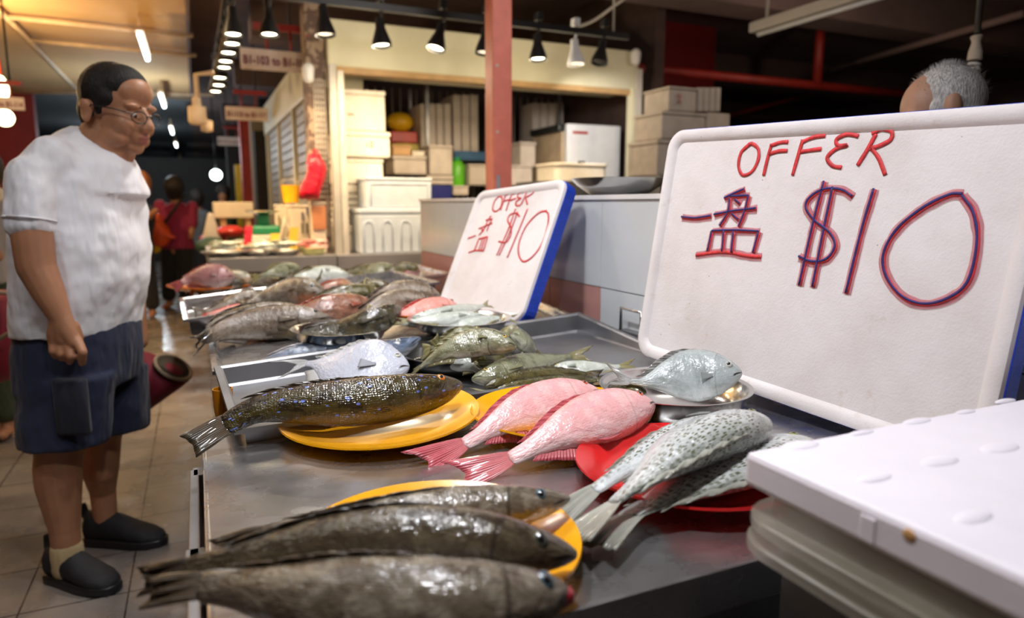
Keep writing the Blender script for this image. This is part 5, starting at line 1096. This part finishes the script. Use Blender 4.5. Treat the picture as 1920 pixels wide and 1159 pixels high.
p = Py(396, 425, 7.2); tag(MB().caps(p-V((0, 0, .12)), p+V((0, 0, .1)), .09, .03).build('white_bag', M['foam_grey']), 'pale tied bag among the red goods', 'bag')
for k, (px, w_, y, c) in enumerate(((470, .12, 10.5, 'red_pipe'), (488, .10, 10.2, 'cream_dark'), (452, .1, 12.5, 'yellpl'), (440, .12, 13, 'dark'), (497, .12, 9.8, 'dark'))):
    p = Py(px, 300, y); tag(MB().box((p.x-w_, y, 0.1 if k in (2,) else 0), (p.x+w_, y+.3, (2.6, 2.4, 1.9, 2.6, 2.2)[k])).build('stall_partition', M[c], smooth=False), ['red', 'beige', 'yellow', 'blackish', 'dark'][k]+' partition of the stalls far down the corridor', 'partition')
tag(MB().box((1.2, 14, 0), (4, 14.3, 3.2)).build('stall_partition', M['dark'], smooth=False), 'wide dark partition closing the far stalls', 'partition')
tag(MB().box((-4, 17, 0), (1.2, 17.2, 2.25)).build('stall_partition', M['dark'], smooth=False), 'dark low partition across the far end of the corridor', 'partition')

# ================================================================== PEOPLE
def dirs(yaw_deg):
    """forward/left axes for somebody facing the photo's right, turned yaw_deg toward the camera"""
    a = radians(yaw_deg); f = Rv*cos(a)-FH*sin(a); return f, V((0, 0, 1)).cross(f)
D0 = 2.26
SK = S(176, 124, 92)
man = thing('person', 'man in white t-shirt, navy shorts and glasses standing in the aisle looking at the fish', 'person', (-.36, 2.62, 0))
# --- head frame
hf, hl = dirs(14); tilt = radians(10)
hz = (V((0, 0, 1))*cos(tilt)+hf*sin(tilt)).normalized(); hx = hl.cross(hz).normalized()*-1
hx = (hf*cos(tilt)-V((0, 0, 1))*sin(tilt)).normalized()
HC = PD(221, 212, D0); HS = 1.0
def H(x, y, z): return HC+(hx*x+hl*y+hz*z)*HS
def HE(b, c, r, k=1.): b.ell(H(*c), tuple(q*HS for q in r), (hx, hl, hz), 20, 14)
b = MB()
HE(b, (-.012, 0, .045), (.103, .082, .100)); HE(b, (.028, 0, -.02), (.075, .068, .10)); HE(b, (.02, 0, -.065), (.075, .062, .055))
HE(b, (.07, 0, -.098), (.026, .032, .022)); HE(b, (.082, 0, -.055), (.028, .036, .04)); HE(b, (.055, 0, .07), (.05, .062, .05))
for sg in (1, -1):
    HE(b, (.062, sg*.044, -.032), (.034, .026, .034)); HE(b, (.084, sg*.034, .03), (.018, .03, .012)); HE(b, (.03, sg*.05, -.075), (.05, .022, .03))
    HE(b, (-.034, sg*.086, -.008), (.021, .010, .036)); HE(b, (-.036, sg*.094, .010), (.020, .008, .018)); HE(b, (-.03, sg*.092, -.032), (.010, .007, .012)); HE(b, (.074, sg*.033, .006), (.018, .02, .016))
    HE(b, (.112, sg*.015, -.034), (.013, .01, .010))
b.caps(H(.094, 0, .02), H(.118, 0, -.026), .011*HS, .017*HS)
HE(b, (.102, 0, -.062), (.013, .024, .007)); HE(b, (.097, 0, -.077), (.013, .021, .008))
HE(b, (.0, 0, -.10), (.06, .05, .03))
# --- neck, hidden torso, arm, legs (one surface)
P = lambda x, y, o=0.: PD(x, y, D0-o)
b.caps(P(196, 240), P(172, 300), .060, .075); b.caps(H(.02, 0, -.07), P(205, 295), .055, .07)
b.caps(P(150, 330), P(150, 600), .12, .15)
b.chain([(P(72, 330, .20), .05), (P(58, 420, .24), .056), (P(68, 500, .25), .052), (P(92, 550, .25), .044), (P(114, 596, .25), .031)])
b.chain([(P(200, 330, -.2), .05), (P(225, 430, -.24), .05), (P(250, 560, -.24), .04), (P(262, 640, -.24), .03)])
# hand: palm and five fingers
W_ = .25
hp = [P(114, 596, W_), P(120, 632, W_+.005)]
b.chain([(P(114, 598, W_), .029), (P(104, 625, W_), .024), (P(102, 642, W_), .018)]); b.chain([(P(118, 600, W_), .028), (P(128, 622, W_), .026), (P(138, 640, W_), .02)])
b.chain([(P(115, 605, W_), .03), (P(119, 636, W_), .022)])
for x0_, y0_, x1_, y1_, x2_, y2_, o2, r in ((101, 640, 99, 658, 104, 668, .0, .0125), (114, 643, 114, 664, 116, 672, .0, .013), (128, 645, 133, 668, 131, 678, .0, .0135), (144, 638, 155, 660, 154, 681, .0, .0135)):
    b.chain([(P(x0_, y0_, W_), r*1.15), (P(x1_, y1_, W_+.012), r), (P(x2_, y2_, W_-.004), r*.82)])
b.chain([(P(138, 612, W_-.02), .018), (P(148, 632, W_-.03), .014), (P(146, 652, W_-.035), .011)])
# legs
hn, tn, hf_, tf_ = V((-.516, 2.618, 0)), V((-.314, 2.423, 0)), V((-.436, 2.85, 0)), V((-.181, 2.716, 0))
nA = hn.lerp(tn, .28)+V((0, 0, .085)); fA = hf_.lerp(tf_, .24)+V((0, 0, .085))
b.chain([(P(118, 700, .1), .10), (P(113, 830, .12), .071), (P(109, 880, .12), .071), (P(110, 905, .12), .069), (nA+V((0, 0, .1)), .046), (nA, .043), (nA-V((0, 0, .03)), .045)])
b.chain([(P(205, 700, -.1), .10), (P(190, 820, -.12), .066), (P(188, 880, -.12), .062), (fA+V((0, 0, .12)), .044), (fA, .04), (fA-V((0, 0, .03)), .042)])
lipw = H(.108, 0, -.069)-man.location
b.build('body', skin_mat('skin', SK, S(158, 92, 80), tuple(lipw)), man, remesh=.0045, smit=4)
# hair
b = MB(); HE(b, (-.029, 0, .055), (.102, .089, .100)); HE(b, (-.062, 0, .0), (.058, .078, .082)); HE(b, (.004, 0, .078), (.086, .078, .074))
for sg in (1, -1): HE(b, (-.005, sg*.070, .040), (.050, .0155, .032)); HE(b, (-.004, sg*.074, .012), (.012, .010, .03))
b.build('hair', hair_mat('black_hair', (.006, .005, .005), (.018, .015, .014)), man, remesh=.005, smit=5)
# eyes, brows, glasses
for sg in (1, -1):
    e = MB().ell(H(.083, sg*.031, .004), (.0125, .014, .010), (hx, hl, hz)).build('eye', mat('eye_white', S(206, 196, 188), .2), man)
    MB().ell(H(.0935, sg*.029, .001), (.003, .006, .006), (hx, hl, hz)).build('iris', M['pupil'], e)
    MB().chain([(H(.096, sg*.014, .028), .003), (H(.094, sg*.034, .035), .0035), (H(.078, sg*.054, .028), .002)]).build('eyebrow', M['black'], man)
g = MB()
for sg in (1, -1):
    c = (.118, sg*.034, -.002); ring = [H(c[0]-abs(sin(0))*0-.012*abs(cos(a))*(1 if cos(a)*sg > 0 else 0), c[1]+.0255*cos(a), c[2]+.018*sin(a)) for a in [2*pi*k/24 for k in range(25)]]
    g.tube(ring, .0018, 6); g.tube([H(.108, sg*.06, .006), H(.06, sg*.082, .012), H(-.012, sg*.092, .012), H(-.03, sg*.09, -.004)], .002, 6)
g.tube([H(.118, .009, .004), H(.122, 0, .006), H(.118, -.009, .004)], .0018, 6)
gl = g.build('glasses', M['black'], man)
# shirt
b = MB(); Fd = FH
def torso(rows, o0=0):
    rings = []
    for y, xl, xr, hd in rows:
        A_, B_ = PD(xl, y, D0), PD(xr, y, D0); c = (A_+B_)/2; hw = (B_-A_).length/2; hw = sqrt(max(hw*hw-(.56*hd)**2, (.6*hw)**2)); c.z = CAM_H+(c.z-CAM_H)*(1-hd/D0*(.9 if y > 383 else .35)); ring = []
        for k in range(32):
            a = 2*pi*k/32; cx = math.copysign(abs(cos(a))**.85, cos(a)); sy = math.copysign(abs(sin(a))**.85, sin(a))
            ring.append(c+Rv*cx*hw-FH*sy*hd)
        rings.append(ring)
    return rings
def slant(xa, ya, xb, yb, hd, o=0.):
    A_, B_ = PD(xa, ya, D0), PD(xb, yb, D0); c = (A_+B_)/2; e = (B_-A_)/2
    return [c+e*cos(q)-FH*hd*sin(q) for q in [2*pi*k/32 for k in range(32)]]
b.loft([slant(142, 236, 238, 288, .068), slant(128, 243, 246, 298, .088), slant(98, 258, 256, 320, .13), slant(72, 285, 262, 350, .17), slant(60, 330, 266, 370, .19)])
b.loft(torso([(290, 88, 240, .135), (308, 62, 248, .17), (340, 44, 262, .205), (400, 38, 274, .215), (470, 36, 283, .225), (530, 35, 282, .23), (590, 36, 272, .228), (638, 36, 263, .222)]))
b.chain([(P(98, 300, .15), .072), (P(66, 335, .19), .076), (P(57, 395, .235), .068)])
b.caps(P(57, 395, .235), P(56, 414, .24), .068, .066)
b.chain([(P(190, 315, -.15), .07), (P(205, 400, -.2), .065)])
so = b.build('t_shirt', cloth_mat('white_cotton', S(244, 244, 250)), man, remesh=.008, smit=5)
tx = bpy.data.textures.new('folds', 'CLOUDS'); tx.noise_scale = .11; tx.noise_depth = 2
dm = so.modifiers.new('folds', 'DISPLACE'); dm.texture = tx; dm.strength = .024; dm.mid_level = .5; dm.texture_coords = 'LOCAL'
hm = P(56, 412, .24); q_ = (P(56, 414, .24)-P(57, 395, .235)).normalized(); X2 = q_.orthogonal().normalized(); Y2 = q_.cross(X2)
MB().tube([hm+(X2*cos(a)+Y2*sin(a))*.0665 for a in [2*pi*k/24 for k in range(25)]], .0032, 6).build('sleeve_hem', cloth_mat('white_hem', S(236, 236, 242)), man)
# shorts
b = MB()
b.loft(torso([(620, 42, 262, .205), (660, 40, 266, .21), (710, 40, 268, .215), (745, 42, 268, .215)]))
def leg_ring(c, hw, hd): return [c+Rv*hw*cos(a)-FH*hd*sin(a) for a in [2*pi*k/24 for k in range(24)]]
m_ = lambda px, D: px*D/1290*1.05
b.loft([leg_ring(P(128, 700, .1), .145, .12), leg_ring(P(122, 770, .11), .142, .12), leg_ring(P(120, 829, .12), .137, .118)])
b.loft([leg_ring(P(205, 690, -.1), .125, .12), leg_ring(P(212, 750, -.1), .118, .115), leg_ring(P(216, 803, -.11), .112, .11)])
so = b.build('shorts', cloth_mat('navy_shorts', S(34, 40, 66)), man, remesh=.008, smit=4)
dm = so.modifiers.new('folds', 'DISPLACE'); dm.texture = tx; dm.strength = .014; dm.mid_level = .5; dm.texture_coords = 'LOCAL'
c = P(130, 765, .235); MB().hexa([c-Rv*.05-V((0, 0, .09))+FH*.03, c+Rv*.05-V((0, 0, .09))+FH*.03, c+Rv*.05-V((0, 0, .09))-FH*.004, c-Rv*.05-V((0, 0, .09))-FH*.004], [c-Rv*.05+V((0, 0, .09))+FH*.03, c+Rv*.05+V((0, 0, .09))+FH*.03, c+Rv*.05+V((0, 0, .09))-FH*.004, c-Rv*.05+V((0, 0, .09))-FH*.004]).build('dark_side_pocket', cloth_mat('dark_pocket', S(24, 27, 42)), man, bevel=.012)
# sock and shoes
MB().chain([(nA+V((0, 0, .035)), .048), (nA-V((0, 0, .03)), .05)]).build('sock', cloth_mat('beige_sock', S(188, 164, 120)), man)
def shoe(h, t_, nm='shoe'):
    d = (t_-h); L = d.length; d.normalize(); sd = V((0, 0, 1)).cross(d); b = MB()
    def rg(x, w_, z0, z1, n=18): return [h+d*(x*L)+sd*(w_*cos(a))+V((0, 0, (z0+z1)/2+(z1-z0)/2*sin(a))) for a in [2*pi*k/n for k in range(n)]]
    b.loft([rg(-.03, .018, .03, .07), rg(.0, .036, .008, .12), rg(.12, .044, .005, .135), rg(.3, .046, .005, .125), rg(.45, .048, .005, .112), rg(.62, .054, .005, .088), rg(.8, .054, .006, .070), rg(.93, .042, .008, .056), rg(1.0, .02, .012, .04)])
    b.tube([h-d*.005+V((0, 0, .1)), h-d*.012+V((0, 0, .155))], [.016, .010], 8)
    o = b.build(nm, mat('black_knit', (.012, .012, .014), .75, 0, 30, .2, 120, .4), man, remesh=.005, smit=4)
    b = MB()
    for z0, z1, gw in ((0, .03, 1.0),):
        pr = [(-.035, .022), (.03, .043), (.3, .048), (.62, .058), (.85, .054), (1.0, .03), (1.035, .008)]
        lo = [h+d*(x*L)+sd*w_ for x, w_ in pr]+[h+d*(x*L)-sd*w_ for x, w_ in pr[::-1]]
        b.loft([[p+V((0, 0, z0)) for p in lo], [p+V((0, 0, z1)) for p in lo]])
    b.build('sole', M['black'], o, bevel=.006)
shoe(hn, tn); shoe(hf_, tf_)
# crimson bag held behind
def sack(name, label, rows, m, D, opening=None, cat='bag'):
    rings = []
    for y, xl, xr, hd in rows:
        A_, B_ = PD(xl, y, D), PD(xr, y, D); c = (A_+B_)/2; hw = (B_-A_).length/2
        rings.append([c+Rv*hw*math.copysign(abs(cos(a))**.7, cos(a))-FH*hd*math.copysign(abs(sin(a))**.7, sin(a))*(1+.06*sin(a*4)) for a in [2*pi*k/28 for k in range(28)]])
    lo = rings[-1][0].z; cen = sum(rings[-1], V())/28
    t = thing(name, label, cat, cen); MB().loft(rings).build('bag_body', m, t); return t
DB = 2.62
def bring(x0, y0, x1, y1, dp):
    a, c2 = PD(x0, y0, DB), PD(x1, y1, DB); c = (a+c2)/2; h = (a-c2)/2
    return [c+h*(math.copysign(abs(cos(q))**.8, cos(q)))+FH*dp*sin(q) for q in [2*pi*k/24 for k in range(24)]]
t = thing('crimson_bag', 'crimson cloth bag with beige rim carried behind the man in the white t-shirt', 'bag', PD(270, 725, DB))
MB().loft([bring(205, 655, 205, 790, .05), bring(250, 655, 252, 786, .08), bring(275, 662, 276, 772, .09), bring(300, 674, 304, 752, .09), bring(328, 690, 332, 732, .07), bring(348, 710, 349, 719, .03)]).build('bag_body', M['crimson'], t)
op = lambda k_, lift: [PD(325+27*k_*cos(q), 692+21*k_*cos(q)-lift, DB)+FH*(.085*k_*sin(q)) for q in [2*pi*k/28 for k in range(29)]]
MB().tube(op(1, 3), .0075, 8).build('beige_rim', M['beige_cloth'], t)
MB().add(op(.97, 3)[:-1]+[PD(325, 695, DB)], [(k, (k+1) % 28, 28) for k in range(28)]).build('bag_opening', mat('dark_fill', S(70, 58, 44), .8), t, solid=.004)  # flat dark sheet stands in for the inside of the bag
t = sack('crimson_bag', 'crimson trolley bag with beige piping at the left edge of the photo', [(548, -60, 22, .1), (560, -70, 36, .14), (620, -70, 44, .15), (690, -60, 46, .15), (712, -60, 20, .12)], M['crimson'], 2.9)
MB().tube(catmull([PD(-40, 655, 2.74), PD(5, 632, 2.74), PD(25, 615, 2.74), PD(36, 575, 2.76), PD(22, 552, 2.78), PD(-30, 548, 2.76)], 24), .009, 8).build('piping', M['beige_cloth'], t)

def person(label, D, head, hr, sh, hip, feet, m_top, m_leg, hair='black', skin=SK, w_sh=.2, arms=None, back=True, shoes=None):
    """background figure: pixel rows of head, shoulders, hip and feet at distance D"""
    Pp = lambda x, y, o=0: PD(x, y, D-o)
    f0 = Pp(*feet[0]); r = thing('person', label, 'person', (f0.x, f0.y, 0))
    hd = Pp(*head); b = MB(); b.ell(hd, (hr*.82, hr*.9, hr*1.15)); sc_, hp_ = Pp(*sh), Pp(*hip)
    b.caps(hd-V((0, 0, hr*.5)), sc_+V((0, 0, .02)), hr*.5, hr*.55); b.caps(sc_-V((0, 0, .1)), hp_, w_sh*.6, w_sh*.62)
    for a in (arms or []): b.chain([(Pp(x, y, o), q) for x, y, o, q in a])
    for k, ft in enumerate(feet):
        e = Pp(*ft); e = V((e.x, e.y, .06)); s_ = hp_+Rv*((k-.5)*w_sh*.9); b.chain([(s_, .085), (s_.lerp(e, .5), .065), (e, .04)])
        b.caps(e-V((0, 0, .02)), e+Rv*.03-FH*.1-V((0, 0, .025)), .036, .028)
    b.build('body', skin_mat('skin_bg', skin), r, remesh=.012, smit=3)
    hb = MB(); hb.ell(hd+V((0, 0, hr*.12))+(-FH*hr*.12 if back else FH*hr*.1), (hr*.98, hr*1.0, hr*1.18))
    if hair != 'white': hb.ell(hd-V((0, 0, hr*.5))-FH*hr*(.25 if back else -.3), (hr*.8, hr*.6, hr*.9))
    hb.build('hair', hair_mat('hair_bg', (.012, .01, .01), (.03, .025, .022)) if hair != 'cap' else mat('tan_cap', S(190, 120, 70), .8), r, remesh=.012, smit=3)
    b = MB(); ring = lambda c, w1, d1: [c+Rv*w1*cos(a)-FH*d1*sin(a) for a in [2*pi*k/24 for k in range(24)]]
    b.loft([ring(sc_+V((0, 0, .06)), w_sh*.45, .06), ring(sc_, w_sh*.95, .10), ring(sc_.lerp(hp_, .3), w_sh*1.0, .13), ring(sc_.lerp(hp_, .7), w_sh*.92, .13), ring(hp_-V((0, 0, .03)), w_sh*1.05, .14)])
    for a in (arms or []):
        if len(a) > 1: b.chain([(Pp(x, y, o), q+.02) for x, y, o, q in a[:2]])
    b.build('shirt', m_top, r, remesh=.014, smit=3)
    b = MB()
    for k, ft in enumerate(feet):
        e = Pp(*ft); e = V((e.x, e.y, .16)); s_ = hp_+Rv*((k-.5)*w_sh*.85); b.chain([(s_, .115), (s_.lerp(e, .5), .095), (e, .085)])
    b.caps(hp_-Rv*w_sh*.4, hp_+Rv*w_sh*.4, .12, .12); b.build('trousers', m_leg, r, remesh=.014, smit=3)
    if shoes:
        for k, ft in enumerate(feet):
            e = Pp(*ft); MB().ell(V((e.x, e.y, .03))-FH*.06, (.05, .05, .03)).ell(V((e.x, e.y, .025))-FH*.12, (.045, .045, .022)).build('shoe', shoes, r, remesh=.01)
    return r
blk = cloth_mat('black_trousers', (.012, .012, .014))
DW = 8.3
rw = person('woman in a pink top with a black sling strap walking away down the aisle', DW, (328, 352), .115, (331, 390), (332, 462), [(318, 570), (350, 566)], cloth_mat('pink_top', S(150, 40, 78)), blk, arms=[[(300, 385, 0, .05), (299, 420, .02, .05), (300, 440, .05, .035)], [(360, 388, 0, .05), (361, 420, 0, .045), (358, 445, .05, .03)]], shoes=mat('orange_sandal', S(190, 90, 40), .7))
pts_ = [PD(346, 366, DW-.14), PD(325, 395, DW-.2), PD(304, 425, DW-.2), PD(300, 440, DW-.15)]; MB().tube(pts_, .018, 8).build('sling_strap', M['black'], rw)
cbag = PD(300, 440, DW-.25)
t = thing('orange_plastic_bag', 'orange plastic bag with yellow one hanging from the arm of the woman in pink', 'bag', cbag)
MB().ell(cbag, (.12, .1, .15)).caps(cbag+V((0, 0, .08)), cbag+V((0, 0, .22)), .07, .03).caps(cbag, cbag+Rv*.16-V((0, 0, .03)), .08, .02).build('bag_body', M['orange_bag'], t, remesh=.012, smit=3)
MB().ell(cbag-Rv*.09-V((0, 0, .08))+FH*.05, (.08, .08, .14)).build('yellow_bag', M['yellpl'], t)
person('person in a tan cap and dark clothes half hidden behind the white t-shirt', 7.6, (262, 345), .115, (258, 392), (252, 465), [(262, 572), (285, 566)], cloth_mat('black_top', (.02, .02, .024)), blk, hair='cap', back=False, arms=[[(268, 395, 0, .05), (276, 410, .1, .04), (292, 395, .2, .03)]])
person('person in a grey shirt in the distance behind the woman in pink', 10.5, (370, 372), .11, (372, 400), (372, 455), [(366, 525), (384, 525)], cloth_mat('grey_top', S(90, 96, 98)), blk, arms=[[(352, 400, 0, .05), (350, 425, 0, .045), (356, 440, .1, .03)]])
person('distant person in dark green by the far wooden rack', 10.8, (418, 362), .11, (418, 392), (416, 450), [(408, 520), (426, 520)], cloth_mat('darkgreen_top', S(40, 70, 40)), blk, back=False)
person('person in an off-white top with green shorts cut off at the left edge', 3.6, (-35, 320), .11, (-18, 375), (-8, 520), [(-30, 735), (8, 730)], cloth_mat('offwhite_top', S(190, 180, 170)), cloth_mat('green_shorts', S(70, 84, 62)), arms=[[(-2, 380, 0, .05), (8, 440, 0, .045), (-5, 480, .1, .035)]], shoes=M['black'])
# grey-haired seller behind the wall
D1 = 1.78
om = thing('person', 'man with short grey hair standing behind the big offer sign, facing left', 'person', tuple(PD(1762, 400, D1).xy)+(0,))
hc = PD(1760, 206, D1); fo = (-Rv*.96+FH*.28).normalized(); le = V((0, 0, 1)).cross(fo); q3 = V((0, 0, 1))
HO = lambda x, y, z: hc+fo*x+le*y+q3*z
b = MB()
def OE(bb, c, r): bb.ell(HO(*(q*.92 for q in c)), tuple(q*.9 for q in r), (fo, le, q3), 18, 12)
OE(b, (0, 0, .01), (.098, .078, .098)); OE(b, (.035, 0, -.07), (.07, .062, .09)); OE(b, (.07, 0, -.135), (.026, .03, .024)); b.caps(HO(.095, 0, -.04), HO(.118, 0, -.085), .012, .018)
for sg in (1, -1):
    OE(b, (-.012, sg*.086, -.002), (.022, .011, .038)); OE(b, (.075, sg*.032, -.02), (.016, .024, .012)); OE(b, (.06, sg*.04, -.085), (.03, .025, .03))
OE(b, (.10, 0, -.112), (.014, .024, .012))
b.caps(HO(-.02, 0, -.08), HO(-.04, 0, -.25), .055, .06); b.caps(HO(-.04, 0, -.35), V((om.location.x, om.location.y, .9)), .11, .13)
for sg in (1, -1):
    b.chain([(HO(-.04, sg*.17, -.27), .05), (HO(-.03, sg*.20, -.55), .045), (HO(.12, sg*.17, -.72), .035), (HO(.18, sg*.15, -.74), .032)])
    for k in range(4): b.caps(HO(.19, sg*.15+(k-1.5)*.019, -.745), HO(.25-.008*abs(k-1.5), sg*.15+(k-1.5)*.02, -.765), .0095, .0085)
    b.caps(HO(.17, sg*.12, -.745), HO(.21, sg*.095, -.755), .011, .009)
    b.chain([(V((om.location.x, om.location.y, .88))+le*sg*.09, .09), (V((om.location.x, om.location.y, .45))+le*sg*.1, .065), (V((om.location.x, om.location.y, .07))+le*sg*.1, .045)]); 
b.build('body', skin_mat('skin_old', S(196, 150, 124)), om, remesh=.006, smit=4)
hb = MB(); OE(hb, (-.018, 0, .024), (.098, .085, .096)); OE(hb, (-.045, 0, -.02), (.065, .08, .075)); OE(hb, (-.005, 0, .045), (.075, .068, .062))
for sg in (1, -1): OE(hb, (.012, sg*.066, .0), (.03, .014, .03))
ho = hb.build('hair', hair_mat('grey_hair', S(186, 183, 180), S(242, 240, 238)), om, remesh=.004, smit=4)
# individual short hairs standing off the crown
hs = MB(); random.seed(3)
for k in range(900):
    a = random.uniform(0, 2*pi); e = random.uniform(.05, pi/2); n_ = V((cos(e)*cos(a), cos(e)*sin(a), sin(e)))
    p = HO(-.018+.087*n_.x, .076*n_.y, .024+.085*n_.z); d = (fo*n_.x+le*n_.y+q3*n_.z); tip = p+d*random.uniform(.006, .013)+fo*random.uniform(-.006, .008)+q3*.003
    s_ = d.cross(V((.3, .5, .8))).normalized()*.0006; hs.add([p-s_, p+s_, tip], [(0, 1, 2)])
hs.build('loose_hairs', hair_mat('grey_hair_tips', S(190, 188, 186), S(236, 234, 232)), ho)
b = MB(); cc0 = V((om.location.x, om.location.y, 0)); rg = lambda z, a_, b__: [cc0+fo*(a_*cos(q)-.03)+le*b__*sin(q)+V((0, 0, z)) for q in [2*pi*k/24 for k in range(24)]]
zt0 = hc.z; b.loft([rg(zt0-.19, .07, .08), rg(zt0-.24, .11, .18), rg(zt0-.35, .125, .21), rg(zt0-.6, .14, .2), rg(.85, .15, .2)])
for sg in (1, -1): b.chain([(HO(-.05, sg*.17, -.27), .072), (HO(-.035, sg*.2, -.42), .066)])
b.build('t_shirt', cloth_mat('grey_tee', S(120, 126, 130)), om, remesh=.01, smit=4)
b = MB(); b.loft([rg(.95, .14, .19), rg(.7, .15, .2)]); 
for sg in (1, -1): b.chain([(cc0+le*sg*.095+V((0, 0, .8)), .11), (cc0+le*sg*.1+V((0, 0, .12)), .085)])
b.build('trousers', blk, om, remesh=.012, smit=3)
for sg in (1, -1): MB().ell(cc0+le*sg*.1+fo*.06+V((0, 0, .045)), (.13, .05, .045), (fo, le, q3)).build('shoe', M['black'], om)
